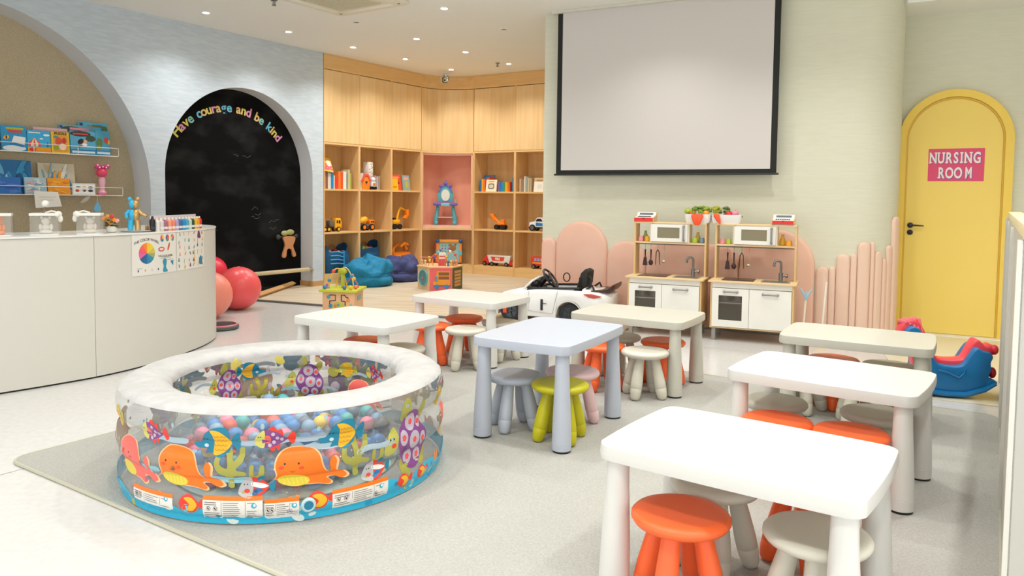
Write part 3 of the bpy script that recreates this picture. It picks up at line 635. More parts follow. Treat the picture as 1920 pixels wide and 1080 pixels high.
# vanity toy in the niche
t = thing('toy_vanity', 'teal and purple toy dressing table with an oval mirror in the pink niche', 'toy dressing table', (-1.10, 12.30, .80), 4)
Mt = plain('#58AEBB', .35); Mp = plain('#7468C4', .35)
for sx in (-1, 1):
    b = MB(); b.tube([(sx * .15, 0, .0), (sx * .155, 0, .1), (sx * .135, 0, .22), (sx * .125, 0, .32)], [.035, .042, .03, .022], 10); b.sphere((sx * .15, -.02, .035), .035); b.sphere((sx * .125, -.01, .27), .03); b.build('leg', Mt, t)
b = MB(); b.box(-.2, .2, -.08, .08, .32, .37, bev=.02); b.build('table_top', Mp, t)
b = MB(); b.box(-.07, .07, -.09, -.075, .31, .36, bev=.006); b.build('drawer', plain('#7FC6D0', .35), t)
b = MB(); b.box(-.12, .12, -.05, .05, .12, .135, bev=.004); b.build('shelf', plain('#D9C6C0', .4), t)
b = MB(); b.prism(arc(0, .5, .125, 200, -20, 20, .16) + [(.12, .38), (-.12, .38)], .0, .03, 'y', bev=.006); mf = b.build('mirror_frame', Mt, t)
b = MB(); b.prism(arc(0, .52, .12, 170, 10, 12, .15) + arc(0, .52, .09, 10, 170, 12, .12), -.01, .02, 'y'); b.sphere((0, 0, .68), .03); b.sphere((-.08, 0, .64), .025); b.sphere((.08, 0, .64), .025); b.tube([(0, 0, .68), (0, 0, .74)], [.02, .003], 8); b.build('crown', Mp, mf)
b = MB(); b.prism([(.07 * math.cos(a), .49 + .095 * math.sin(a)) for a in [2 * PI * i / 24 for i in range(24)]], -.006, .0, 'y'); b.build('mirror', plain('#E6E3D2', .15), mf, smooth=False)
b = MB(); b.tube([(.16, .02, .37), (.16, .02, .42)], [.012, .02], 8); b.build('brush', plain('#D9C49A', .4), t)

# fabric toy bags and bead frame in the bottom cubbies
def cloth_bag(label, f, s, d, z, w, h, dep, mt, cont, seed):
    t = thing('toy_bag', label, 'toy bag', ptf(f, s, d, z), LA); rr = random.Random(seed)
    bm = MB(); n = 20; prof = [0, .12, .35, .6, .85, 1.0]; rings = []
    for q in prof:
        ring = []
        for i in range(n):
            a = 2 * PI * i / n; r = (.92 + .12 * math.sin(q * 3)) * (1 - .08 * q)
            dip = h * (q - (.22 * abs(math.cos(a)) ** 3 * -1 * q + (.12 * q if abs(math.sin(a)) > .8 else 0)))
            x = w / 2 * r * math.copysign(abs(math.cos(a)) ** .6, math.cos(a)); y = dep / 2 * r * math.copysign(abs(math.sin(a)) ** .6, math.sin(a))
            ring.append(bm.bm.verts.new((x + rr.uniform(-.006, .006), y, dip + rr.uniform(-.006, .006) * q)))
        rings.append(ring)
    for a_, b_ in zip(rings, rings[1:]):
        for i in range(n): bm.bm.faces.new((a_[i], a_[(i + 1) % n], b_[(i + 1) % n], b_[i]))
    bm.bm.faces.new(rings[0][::-1]); bm.build('fabric', mt, t, ang=60)
    b = MB(); ms = [plain(c, .35) for c in cont]
    for i in range(16):
        b.mi = i % len(ms); b.sphere((rr.uniform(-w * .32, w * .32), rr.uniform(-dep * .3, dep * .3), h * .78 + rr.uniform(-.02, .04)), rr.uniform(.03, .05), (1, 1, .8), 10, 7)
    b.mi = 0; b.build('toy_filling', ms, t)
    for sx in (-1, 1):
        b = MB(); b.tube([(sx * .1 + .05 * math.cos(a), dep * .4, h * .85 + .09 * math.sin(a)) for a in [PI * i / 10 for i in range(11)]], .007, 6); b.build('handle', plain('#B98A6A', .6), t)
    return t
M_NAVYB = mat('teal_navy_fabric', '#164F7A', .8, hex2='#1D5F8C', scale=(9, 9, 9), bump=.3)
cloth_bag('navy fabric bag of toys in the bottom cubby beside the blue wall', FLc, .33, .20, .166, .5, .34, .32, M_NAVYB, ['#E04A4A', '#E9D9C9', '#C77A8A', '#B9B34E'], 1)
cloth_bag('navy bag with red and green toys in the bottom cubby behind the teal beanbag', FLc, .98, .22, .166, .46, .36, .3, M_NAVYB, ['#E8372C', '#C9A94A', '#9BB04A', '#E58A9A'], 2)
t = thing('toy_rake', 'light blue plastic comb-like toy leaning on the bag beside the blue wall', 'toy', ptf(FLc, .28, .02, .35), LA)
for i in range(4):
    b = MB(); b.tube([(-.14, 0, .12 - i * .055), (-.02, -.01, .12 - i * .055), (.1, .0, .09 - i * .05)], .008, 6); b.build('prong', plain('#4FB3DC', .3), t)
b = MB(); b.tube([(.1, 0, .13), (.11, 0, -.09)], .014, 8); b.build('spine', plain('#2F93C9', .3), t)
t = thing('toy_track', 'orange plastic toy pieces in the bottom cubby behind the navy beanbag', 'toy', ptf(FLc, 1.68, .2, .166), LA)
b = MB(); b.box(-.2, .2, -.1, .1, 0, .22, bev=.03); b.build('base_block', M_TOYO, t)
b = MB(); b.tube([(-.12, 0, .22), (-.1, 0, .3), (.0, 0, .34), (.13, -.02, .33), (.17, -.02, .25)], .025, 8); b.tube([(.0, -.05, .3), (.08, -.06, .36), (.16, -.06, .33)], .02, 8); b.build('loop', plain('#FF9A2A', .35), t)

# the activity frame in the curved cabinet
t = thing('activity_easel', 'colourful square activity board with blue corners in the corner cabinet', 'activity board', (-1.04, 12.26, .166), 0)
b = MB(); b.box(-.2, .2, .0, .3, .34, .37); b.box(-.22, -.2, .0, .3, 0, .37); b.build('side_board', plain('#D8384A', .4), t, smooth=False)
for (x0, x1, z0, z1, c) in ((-.2, .22, .35, .40, '#F59B2A'), (-.2, -.155, .02, .36, '#F08A2A'), (.175, .22, .02, .36, '#F08A2A')):
    b = MB(); b.box(x0, x1, -.03, .01, z0, z1, bev=.008); b.build('frame_bar', plain(c, .35), t)
b = MB(); b.box(-.155, .175, -.01, .0, .02, .35); b.build('panel', plain('#8FC2C4', .4), t, smooth=False)
for x in (-.178, .198):
    for z in (.375,): b = MB(); b.sphere((x, -.02, z), .035); b.build('corner_knob', plain('#2A5FA0', .35), t)
    b = MB(); b.box(x - .024, x + .024, -.034, .012, .15, .22); b.build('band', plain('#5EBCD0', .35), t, smooth=False)
b = MB(); b.sphere((.07, -.012, .26), .055, (1, .1, .9)); b.sphere((.03, -.012, .31), .02, (1, .1, 1)); b.sphere((.11, -.012, .31), .02, (1, .1, 1)); b.build('bear_picture', plain('#9A6A3C', .6), t)
b = MB()
for i in range(9): b.sphere((-.1 + .05 * (i % 3), -.012, .2 + .05 * (i // 3)), .012, (1, .2, 1), 8, 6)
b.build('beads', plain('#B0607A', .4), t)
# beanbags
def beanbag(label, loc, r, h, mt, seed, top):
    t = thing('beanbag', label, 'beanbag', loc, 0, None); rr = random.Random(seed)
    bm = MB(); n, mm = 48, 26; rings = []
    for j in range(mm + 1):
        q = j / mm; ring = []
        for i in range(n):
            a = 2 * PI * i / n
            if q < .45: z = h * .42 * (q / .45); rad = r * (.90 + .12 * math.sin(PI * q / .45))
            elif q < .52: z = h * (.42 + .06 * (q - .45) / .07); rad = r * (.96 - .07 * math.sin(PI * (q - .45) / .07))
            else:
                k = (q - .52) / .48; z = h * (.48 + .52 * math.sin(k * PI / 2) * (1 + top * math.cos(a - 1.2) * .3)); rad = r * (.95 * math.cos(k * PI / 2 * .98) ** .55)
            wr = .025 * math.sin(3 * a + 9 * q + seed) + .016 * math.sin(7 * a - 13 * q + seed * 2) + .006 * math.sin(11 * a + 21 * q)
            f_ = (.35 if q < .45 else .95) * r / .35
            ring.append(bm.bm.verts.new(((rad + wr * f_ * (1 - max(0, q - .8) * 3)) * math.cos(a), (rad + wr * f_ * (1 - max(0, q - .8) * 3)) * math.sin(a), max(0, z + (wr * .9 * f_ if .5 < q else 0)))))
        rings.append(ring)
    for a_, b_ in zip(rings, rings[1:]):
        for i in range(n): bm.bm.faces.new((a_[i], a_[(i + 1) % n], b_[(i + 1) % n], b_[i]))
    bm.bm.faces.new(rings[0][::-1]); bm.bm.faces.new(rings[-1]); bm.build('cushion_body', mt, t, ang=180)
    b = MB(); b.tube([((r * .93) * math.cos(a), (r * .93) * math.sin(a), h * .45) for a in [2 * PI * i / 40 for i in range(40)]], .006, 6, closed=True); b.build('seam', mt, t)
beanbag('teal beanbag on the wooden floor in front of the cabinets', (-2.02, 10.40, .02), .355, .36, mat('teal_fabric', '#08749C', .75, hex2='#0A7FA8', scale=(20, 20, 20), bump=.15), 1, .8)
beanbag('dark navy beanbag right of the teal one', (-1.67, 11.06, .02), .345, .33, mat('navy_fabric', '#39406E', .75, hex2='#41497A', scale=(20, 20, 20), bump=.15), 4, .5)
# ---------------------------------------------------------------- thin printed shapes laid on a curved surface
def fill(bm, poly, fn, mi, lift, maxlen=.03, seg=True):
    vs3 = [Vector((p[0], p[1], 0)) for p in poly]
    tris = tessellate_polygon([vs3]); tmp = bmesh.new(); vv = [tmp.verts.new(p) for p in vs3]
    for t in tris:
        try: tmp.faces.new([vv[i] for i in t])
        except Exception: pass
    for _ in range(6):
        es = [e for e in tmp.edges if (e.verts[0].co - e.verts[1].co).length > maxlen]
        if not es: break
        bmesh.ops.subdivide_edges(tmp, edges=es, cuts=1); bmesh.ops.triangulate(tmp, faces=tmp.faces)
    mp_ = {}
    for v in tmp.verts: mp_[v] = bm.verts.new(fn(v.co.x, v.co.y, lift))
    for f in tmp.faces:
        try: q = bm.faces.new([mp_[v] for v in f.verts]); q.material_index = mi
        except Exception: pass
    tmp.free()
def ell(x, y, a, b_, n=18, rot=0, a0=0, a1=360):
    c, s = math.cos(math.radians(rot)), math.sin(math.radians(rot)); o = []
    for i in range(n if a1 - a0 == 360 else n + 1):
        t = math.radians(a0 + (a1 - a0) * i / n); u, v = a * math.cos(t), b_ * math.sin(t); o.append((x + u * c - v * s, y + u * s + v * c))
    return o
def smooth_poly(p, k=4):
    n = len(p); o = []
    for i in range(n):
        p0, p1, p2, p3 = p[i - 1], p[i], p[(i + 1) % n], p[(i + 2) % n]
        for j in range(k):
            t = j / k; o.append(tuple(.5 * (2 * p1[c] + (p2[c] - p0[c]) * t + (2 * p0[c] - 5 * p1[c] + 4 * p2[c] - p3[c]) * t * t + (3 * p1[c] - p0[c] - 3 * p2[c] + p3[c]) * t ** 3) for c in (0, 1)))
    return o
class Print:
    # collects coloured shapes in metres around an anchor and lays them on the surface given by fn(x, y, lift)
    def __init__(s, fn): s.bm = bmesh.new(); s.fn = fn; s.cols = []; s.lay = 0
    def add(s, poly, color, at=(0, 0), k=1, lift=0, sm=False, flip=1, kx=None):
        if sm: poly = smooth_poly(poly)
        if color not in s.cols: s.cols.append(color)
        kx = kx or k
        fill(s.bm, [(at[0] + flip * p[0] * kx, at[1] + p[1] * k) for p in poly], s.fn, s.cols.index(color), .0006 + .0005 * lift)
    def build(s, name, parent, label=None, alpha=1):
        b = MB(); b.bm.free(); b.bm = s.bm
        ms = [mat('print_%s_%d' % (c.strip('#'), int(alpha * 100)), c, .35, alpha=alpha) for c in s.cols]
        o = b.build(name, ms, parent, smooth=False)
        if label: o['label'] = label
        return o

# ---------------------------------------------------------------- inflatable pool
PC = (-1.035, 3.455); PR = .607; PA = .11; PB = .0735; PN = 2.9; ZC = (.075, .222, .3685)
def supr(t, a, b_, n):
    c, s = math.cos(t), math.sin(t)
    return a * math.copysign(abs(c) ** (2 / n), c), b_ * math.copysign(abs(s) ** (2 / n), s)
vm = bpy.data.materials.new('clear_vinyl'); vm.use_nodes = True; nt = vm.node_tree; nt.nodes.clear()
o_ = nt.nodes.new('ShaderNodeOutputMaterial'); tr = nt.nodes.new('ShaderNodeBsdfTransparent'); gl = nt.nodes.new('ShaderNodeBsdfGlossy'); df = nt.nodes.new('ShaderNodeBsdfDiffuse')
m1 = nt.nodes.new('ShaderNodeMixShader'); m2 = nt.nodes.new('ShaderNodeMixShader'); fn_ = nt.nodes.new('ShaderNodeLayerWeight'); pw = nt.nodes.new('ShaderNodeMath'); pw.operation = 'POWER'; pw.inputs[1].default_value = 3; ma_ = nt.nodes.new('ShaderNodeMath'); ma_.operation = 'MULTIPLY_ADD'; ma_.inputs[1].default_value = .22; ma_.inputs[2].default_value = .035; nz = nt.nodes.new('ShaderNodeTexNoise'); bp = nt.nodes.new('ShaderNodeBump'); tc = nt.nodes.new('ShaderNodeTexCoord'); mp = nt.nodes.new('ShaderNodeMapping')
tr.inputs[0].default_value = (.988, .992, .992, 1); gl.inputs['Roughness'].default_value = .06; df.inputs[0].default_value = (.86, .88, .88, 1); 
mp.inputs['Scale'].default_value = (9, 9, 26); nz.inputs['Detail'].default_value = 4; nz.inputs['Scale'].default_value = 1; bp.inputs['Strength'].default_value = .9; bp.inputs['Distance'].default_value = .02
L = nt.links.new
L(tc.outputs['Object'], mp.inputs[0]); L(mp.outputs[0], nz.inputs['Vector']); L(nz.outputs['Fac'], bp.inputs['Height']); L(bp.outputs[0], gl.inputs['Normal']); L(bp.outputs[0], fn_.inputs['Normal'])
L(df.outputs[0], m1.inputs[2]); L(tr.outputs[0], m1.inputs[1]); m1.inputs[0].default_value = .09; fn_.inputs[0].default_value = .5; L(fn_.outputs['Facing'], pw.inputs[0]); L(pw.outputs[0], ma_.inputs[0]); L(ma_.outputs[0], m2.inputs[0]); L(m1.outputs[0], m2.inputs[1]); L(gl.outputs[0], m2.inputs[2]); L(m2.outputs[0], o_.inputs[0])
M_PW = mat('white_vinyl_cover', '#B6B5B3', .55, hex2='#BFBEBC', scale=(14, 14, 14), bump=1.0)
pool = thing('inflatable_pool', 'round inflatable paddling pool with white rim and see-through printed sides', 'paddling pool', (PC[0], PC[1], .014), 0)
def ring(name, zc, mt, t0, t1, close, wr=0, a=PA, b_=PB, nn=PN, seg=120, pn=28):
    bm = MB(); R = []
    for i in range(seg):
        th = 2 * PI * i / seg; rg = []
        for j in range(pn + (0 if close else 1)):
            t = math.radians(t0 + (t1 - t0) * j / pn); u, v = supr(t, a, b_, nn)
            if wr:
                e = abs(math.cos(t)) ** 2; k = wr * (e * (math.sin(31 * th + 2 * t) * .6 + math.sin(53 * th + 1.3) * .5) + .4 * math.sin(9 * th + t * 2)); u *= 1 + k; v += k * .03
            r = PR + u; rg.append(bm.bm.verts.new((r * math.cos(th), r * math.sin(th), zc + v)))
        R.append(rg)
    n = len(R[0])
    for i in range(seg):
        A, B = R[i], R[(i + 1) % seg]
        for j in range(n if close else n - 1): bm.bm.faces.new((A[j], B[j], B[(j + 1) % n], A[(j + 1) % n]))
    return bm.build(name, mt, pool, ang=60)
ring('air_ring', ZC[0], vm, 0, 360, True); ring('air_ring', ZC[1], vm, 0, 360, True); ring('air_ring', ZC[2], vm, 168, 394, False)
ring('rim_cover', ZC[2], M_PW, 33, 170, False, wr=.035, a=PA + .0025, b_=PB + .002, nn=2.7, seg=240)
b = MB(); b.lathe([(.001, .004), (.5, .004), (.5, .008), (.001, .008)], 60, cap=False); b.build('pool_floor', mat('pool_floor_vinyl', '#9FD4E2', .4, hex2='#D9D6A8', scale=(6, 6, 6)), pool)
def rout(z):
    best = 0
    for zc in ZC:
        d = abs(z - zc) / PB
        if d < 1: best = max(best, PR + PA * (1 - d ** PN) ** (1 / PN))
    return max(best, PR + PA * .88)
def f_out(x, y, lift):   # x = arc length measured as degrees*R
    th = x / .72; r = rout(y * .97 - .008) + .0015 + lift; return (r * math.cos(th), r * math.sin(th), y * .97 - .008)
def rin(z):
    d = min(abs(z - zc) for zc in ZC) / PB
    return min(PR - PA * (1 - min(d, .999) ** PN) ** (1 / PN), PR - PA * .9)
def f_in(x, y, lift):
    th = -x / .5; r = rin(y * .95 - .012) - .0015 - lift; return (r * math.cos(th), r * math.sin(th), y * .95 - .012)
def TH(d): return math.radians(d) * .72
def TI(d): return -math.radians(d) * .5
ORG, YLW, TEAL, PUR, RED, OLV, GREY, CYAN, LPUR, BLK, WHT, PNKC, CORAL = '#F8780F', '#EDB624', '#137F9E', '#824488', '#EA3A26', '#A5A248', '#A9B9C2', '#2DB3D8', '#C9B9C9', '#2A2420', '#F1EFEA', '#E98FA2', '#F2685E'
def whale(P, x, z, body=ORG, k=.0092, fl=1):
    o = [(-11.5, -6.3), (-9, -3.2), (-9.6, 1), (-8.4, 5.3), (-5, 8), (0, 8.4), (5, 7.2), (7.8, 4.6), (9, 0), (10.4, -2.8), (12.6, -3.6), (12.2, .6), (13.6, 3), (15.2, 1), (14.9, -3.4), (18, -4.4), (20, -6.6), (17.5, -7.6), (14, -5.9), (11, -6.2), (13, -8.1), (11.8, -9.2), (7, -8.2), (0, -7.8), (-5, -7), (-7.5, -5), (-10.5, -5.2)]
    P.add([(a * 1.07, b_ * 1.05) for a, b_ in o], '#F6C08A', (x, z), k, 0, True, fl); P.add(o, body, (x, z), k, 1, True, fl)
    P.add(ell(-2.5, -5.8, 6.6, 2.6, 20, -8), '#E3CE3A', (x, z), k, 2, False, fl)
    for i in range(6): P.add([(-7 + i * 1.8, -4.2 - i * .15), (-6.8 + i * 1.8, -4.2 - i * .15), (-5.8 + i * 1.8, -7.6), (-6 + i * 1.8, -7.6)], '#F3E58A', (x, z), k, 3, False, fl)
    for a, b_ in ((-6, 2), (-.5, 1.7)): P.add(ell(a, b_, .4, .5, 8), BLK, (x, z), k, 3, False, fl)
    for a, b_ in ((-7.4, .4), (.6, -.3)): P.add(ell(a, b_, 1.1, .7, 10), '#E8502A', (x, z), k, 3, False, fl)
    P.add([(-4.3, -1.2), (-3.4, -1.9), (-2.3, -1.9), (-1.6, -1.1), (-2.3, -1.6), (-3.3, -1.6)], '#A85A1E', (x, z), k, 3, False, fl)
def bfish(P, x, z, k=.0105, fl=1, c1=TEAL, c2=YLW):
    P.add([(-8, -1), (-5, -.5), (-3, 3), (1, 5.2), (5, 5), (6, 1.5), (6.3, 0), (5.5, -4), (2, -6), (-1, -4.5), (-3.5, -4.6), (-3, -3), (-6.5, -2.8)], c1, (x, z), k, 1, True, fl)
    P.add([(-1.2, 4), (2, 3.8), (5, 1.6), (6.4, -.5), (5, -3), (2.5, -4.8), (-.3, -5), (0, -1), (-.2, 2)], c2, (x, z), k, 2, True, fl)
    for i in range(4):
        for j in range(3): P.add(ell(.9 + j * 1.5, 2.2 - i * 1.7, .85, .8, 8, 0, 180, 360) + ell(.9 + j * 1.5, 2.2 - i * 1.7, .6, .55, 8, 0, 180, 360)[::-1], '#D18A1E', (x, z), k, 3, False, fl)
    P.add([(6.2, 0), (8.4, 3.2), (9.6, 2.6), (9.4, -2.4), (8, -2.8)], c1, (x, z), k, 1, True, fl)
    for a in (-3.8, -2.5): P.add(ell(a, .6, .28, .34, 8), '#0B3B4C', (x, z), k, 3, False, fl)
    P.add(ell(-3, -1.8, .9, .7, 8), '#BFD9E2', (x, z), k, 3, False, fl)
def pfish(P, x, z, k=.0095, fl=1):
    P.add([(-1.5, 2.5), (0, 5), (1.5, 5), (2.5, 3.5), (4, 4), (4.5, 1), (1, 0)], RED, (x, z), k, 0, True, fl)
    P.add([(-.5, -3), (0, -5.2), (1.2, -5), (1.6, -3.4), (2.6, -5), (3.4, -4), (3, -1)], RED, (x, z), k, 0, True, fl)
    P.add([(-3, 3.5), (2, 3), (5, .6), (6.8, 0), (4.5, -1.8), (1, -3.4), (-3, -3.4)], PUR, (x, z), k, 1, True, fl)
    P.add([(-2.6, 3.8), (-5, 2), (-6.4, -.5), (-5.8, -2.6), (-3, -3.8), (-2.3, 0)], '#D2CC6A', (x, z), k, 2, True, fl)
    P.add(ell(-1.4, -.2, 1.4, 1.9, 12), CORAL, (x, z), k, 2, False, fl)
    for a, b_ in ((.8, 2), (2.4, .2), (1, -1.6), (4.1, -.4), (-.6, -2.8)): P.add(ell(a, b_, .75, .8, 10), LPUR, (x, z), k, 2, False, fl)
    P.add([(6.3, 0), (8.2, 2.8), (9.4, 1.6), (9.2, -1.8), (8, -2.6)], RED, (x, z), k, 1, True, fl)
    for a in (-4.8, -3.9): P.add(ell(a, 1, .25, .3, 6), BLK, (x, z), k, 3, False, fl)
def turtle(P, x, z, k=.0105, fl=1):
    for a, b_, c, d, r in ((-4, 11, 2.4, 4.2, -15), (4.6, 8.6, 1.8, 4, -30), (-4.5, -9.5, 2, 4, 20), (5.2, -7, 2.2, 3.4, -30)): P.add(ell(a, b_, c, d, 16, r), OLV, (x, z), k, 0, False, fl)
    P.add([(-9.5, 6.2), (-13.2, 1.5), (-14, -1.5), (-12, -3), (-9, -1.4), (-7.6, 2.5)], '#B9B653', (x, z), k, 0, True, fl)
    for a in (-11.4, -9.9): P.add(ell(a, 2.4, .3, .35, 8), BLK, (x, z), k, 3, False, fl)
    P.add(ell(-10, .2, 1, .8, 10), RED, (x, z), k, 3, False, fl)
    P.add([(-8, 1), (-4.5, 8), (-.5, 10.4), (3.5, 8.6), (4.6, 5), (7.6, 0), (6, -6), (1, -10), (-3.5, -9), (-6.4, -4)], PUR, (x, z), k, 1, True, fl)
    for a, b_, c, d in ((-1.2, 6.2, 2.7, 3.1), (3, 5.4, 1.2, 2), (-5.2, 1.5, 1.9, 2.7), (.2, -.3, 2.8, 3.2), (5, -1, 1.7, 2.6), (-2.8, -5.6, 2.2, 2.6), (2.5, -6.2, 2.1, 2.5)):
        P.add(ell(a, b_, c, d, 16), '#BDB2C0', (x, z), k, 2, False, fl)
        for q in range(5): P.add(ell(a + .55 * math.cos(q * 1.257), b_ + .65 * math.sin(q * 1.257), .5, .5, 6), '#EE4A44', (x, z), k, 3, False, fl)
def coral(P, x, z, k=.0095, fl=1, c=OLV):
    P.add([(-1.2, -8), (-1.6, -4), (-5, -2), (-6.6, 1), (-6, 5), (-4.2, 5), (-4.4, 1.5), (-1.5, 0), (-1.6, 4), (-2.6, 8), (-1, 9.4), (.4, 7), (1, 3), (3, 5), (3.6, 8), (5.4, 8), (5, 3), (2, -.5), (5.5, -1.6), (5.4, -3.2), (1, -3.6), (1.2, -8)], c, (x, z), k, 0, True, fl)
    P.add([(7, -4), (7.4, 1), (9, 1), (8.8, -3), (10.6, -2.6), (11.4, 1), (13, .6), (12.4, -4.4), (9.6, -5.6), (8, -9), (6, -8)], c, (x, z), k, 0, True, fl)
def ballfish(P, x, z, k=.0095, fl=1):
    P.add([(-.2, 4), (3.4, 3.2), (6.6, 0), (3.4, -3.4), (-.2, -4)], RED, (x, z), k, 1, True, fl); P.add([(0, 2), (4, 1.4), (6.4, .2), (4, -.6), (0, .4)], WHT, (x, z), k, 2, True, fl); P.add([(0, -3), (1, -1), (3, -.6), (4.2, -1.6), (2, -3)], '#1F78B0', (x, z), k, 2, True, fl)
    P.add([(0, 4), (-3, 3), (-5.2, -.6), (-5, -3), (0, -4)], '#B8B7BA', (x, z), k, 2, True, fl)
    P.add(ell(-2, -1.6, 1.2, .9, 10), '#EE4430', (x, z), k, 3, False, fl)
    for a in (-3, -1.8): P.add(ell(a, 1.1, .26, .34, 6), BLK, (x, z), k, 3, False, fl)
    P.add([(6.4, .2), (8.4, 3), (9, 1.8), (8.6, -2.2), (7.6, -2)], TEAL, (x, z), k, 1, True, fl); P.add(ell(3.6, 3.6, 1.8, 1, 10, 30), TEAL, (x, z), k, 2, False, fl)
def sfish(P, x, z, k=.0085, fl=1):
    P.add([(-5, 0), (-3.4, 3), (0, 4.6), (4, 2), (4.6, 0), (3.6, -3), (0, -4), (-3.6, -2.4)], RED, (x, z), k, 1, True, fl); P.add([(-2.4, 2.6), (1.5, 3), (4.2, 0), (2, -3), (-1, -2.6), (.4, 0)], YLW, (x, z), k, 2, True, fl); P.add([(4.4, 0), (7, 3), (8, 2), (7.6, -1.4)], RED, (x, z), k, 1, True, fl)
def label(P, d0, d1, z0, z1):
    x0, x1 = TH(d0), TH(d1); W = x1 - x0
    R4 = lambda a, b_, c, d, col, lf: P.add([(a, c), (b_, c), (b_, d), (a, d)], col, lift=lf)
    R4(x0, x1, z0, z1, '#E9E6DF', 2); R4(x0, x1, z1, z1 + .016, ORG, 2)
    for a in (.32, .72): R4(x0 + W * a, x0 + W * a + .0012, z0 + .004, z1 - .004, '#4A4744', 3)
    n = int((z1 - z0) / .0085); rr = random.Random(int(d0))
    for i in range(n):
        zz = z1 - .010 - i * .0082
        if zz < z0 + .004: break
        R4(x0 + W * .35, x0 + W * rr.uniform(.55, .7), zz, zz + .0028, '#8B8884', 3); R4(x0 + W * .75, x0 + W * rr.uniform(.85, .97), zz if i > 3 or i == 0 else z0 + .006, (zz if i > 3 or i == 0 else z0 + .006) + .0026, '#8B8884', 3)
        if i < 2 or i > n - 4: R4(x0 + W * .03, x0 + W * rr.uniform(.22, .3), zz, zz + .0028, '#6F6C68', 3)
    for a in (.10, .22): P.add(ell(x0 + W * a, (z0 + z1) / 2 + .004, .0085, .0095, 14) , '#5A4A44', lift=3); P.add(ell(x0 + W * a, (z0 + z1) / 2 + .004, .0068, .0078, 14), '#EDE6DC', lift=4); P.add(ell(x0 + W * a, (z0 + z1) / 2 + .004, .003, .006, 8, 30), '#3A2E2A', lift=5)
    P.add(ell(x0 + W * .86, (z0 + z1) / 2 + .016, .010, .010, 14), '#37AFC9', lift=3); P.add(ell(x0 + W * .87, (z0 + z1) / 2 + .018, .005, .006, 10), '#E8F2F2', lift=4)
# sea band round the foot
P = Print(f_out); n = 60; rr = random.Random(11)
for s_ in range(12):
    a0 = -180 + s_ * 30; top = []; 
    for i in range(11):
        a = a0 + 3 * i; top.append((TH(a), .035 + .05 * abs(math.sin(a * .13 + 1)) ** .7 + (.02 if -60 < a < 20 else 0)))
    P.add([(TH(a0 + 30), .012), (TH(a0), .012)] + top, CYAN if s_ % 1 == 0 else TEAL, lift=0)
for i in range(40):
    P.add(ell(TH(rr.uniform(-180, 180)), rr.uniform(.02, .07), rr.uniform(.01, .03), rr.uniform(.008, .018), 12, rr.uniform(-30, 30)), rr.choice(['#5CC9E2', '#C2B93A', '#1C98C4', '#D8E6E4', '#A8CFD2']), lift=1)
for c_ in (-116, -72, -12, 30, 74, 120, 165): P.add([(-.03, .0), (-.02, .04), (-.008, .04), (-.008, .01), (.01, .045), (.022, .04), (.012, 0)], '#F08A3A', (TH(c_), .075), 1, 1)
P.build('sea_band_print', pool, 'turquoise sea print')['kind'] = 'stuff'
def each(fn, items, name, *lab):
    for it in items:
        P = Print(fn); it(P); P.build(name, pool, *lab)
each(f_out, [lambda P, d=d: whale(P, TH(d), .228) for d in (-107.5, -70.2, 47, 121, 195)], 'whale_print', 'smiling orange whale print')
each(f_out, [lambda P, d=d: whale(P, TH(d), .215, CORAL) for d in (-131, 3)], 'whale_print', 'coral red whale print')
each(f_out, [lambda P, d=d: bfish(P, TH(d), .338) for d in (-95.5, -58, 22, 66, 104, 150, 178)], 'fish_print', 'teal and yellow fish print')
each(f_out, [lambda P, d=d: bfish(P, TH(d), .36, .008, 1, '#B9B030', YLW) for d in (-142, -9)], 'fish_print', 'yellow fish print')
each(f_out, [lambda P, d=d: pfish(P, TH(d), .346) for d in (-118.5, -78.5, 10, 88, 136)], 'fish_print', 'purple and red fish print')
each(f_out, [lambda P, d=d: ballfish(P, TH(d), .158) for d in (-84.2, -46.5, 62, 108)], 'fish_print', 'grey, red and white fish print')
each(f_out, [lambda P, d=d: sfish(P, TH(d), .085) for d in (-103.8, -65, 30, 82, 140)], 'fish_print', 'red and yellow fish print')
each(f_out, [lambda P, d=d: sfish(P, TH(d), .07, .007) for d in (-34, -24)], 'fish_print', 'small red and yellow fish print')
each(f_out, [lambda P, d=d: turtle(P, TH(d), .235, .0125) for d in (-28.5, 82, 163)], 'turtle_print', 'purple-shelled turtle print')
each(f_out, [lambda P, d=d: coral(P, TH(d), .235) for d in (-90.3, -52.6, 35, 72, 130)], 'coral_print', 'olive coral print')
P = Print(f_out)
for d in (-96, -58): P.add(ell(0, 0, 2.2, 3, 12, 20), OLV, (TH(d + 10), .15), .0095)
for d, zz in ((-112, .33), (-87, .335), (-70, .338), (-64, .30), (-45, .26), (-123, .20), (-92, .19), (40, .33), (80, .3), (120, .33), (150, .3), (0, .33)):
    x = TH(d); P.add([(x - .09, zz), (x - .04, zz + .012), (x + .02, zz + .006), (x + .09, zz + .01), (x + .09, zz - .012), (x + .02, zz - .016), (x - .04, zz - .01), (x - .09, zz - .02)], '#A7BCC8' if zz > .25 else '#8FC6D4', lift=0, sm=True)
for i in range(46):
    P.add(ell(TH(rr.uniform(-180, 180)), rr.uniform(.14, .42), rr.uniform(.006, .014), rr.uniform(.006, .013), 12), '#9FB9C6', lift=0)
o = P.build('wave_print', pool, 'pale wave and bubble print'); o['kind'] = 'stuff'
each(f_out, [lambda P, a=a: label(P, *a) for a in ((-128, -109.5, .052, .098), (-99, -81, .036, .108), (-80.5, -70.5, .03, .095), (-60.5, -41, .04, .10))], 'warning_label', 'white warning label with an orange header and fine print')
P = Print(f_out)
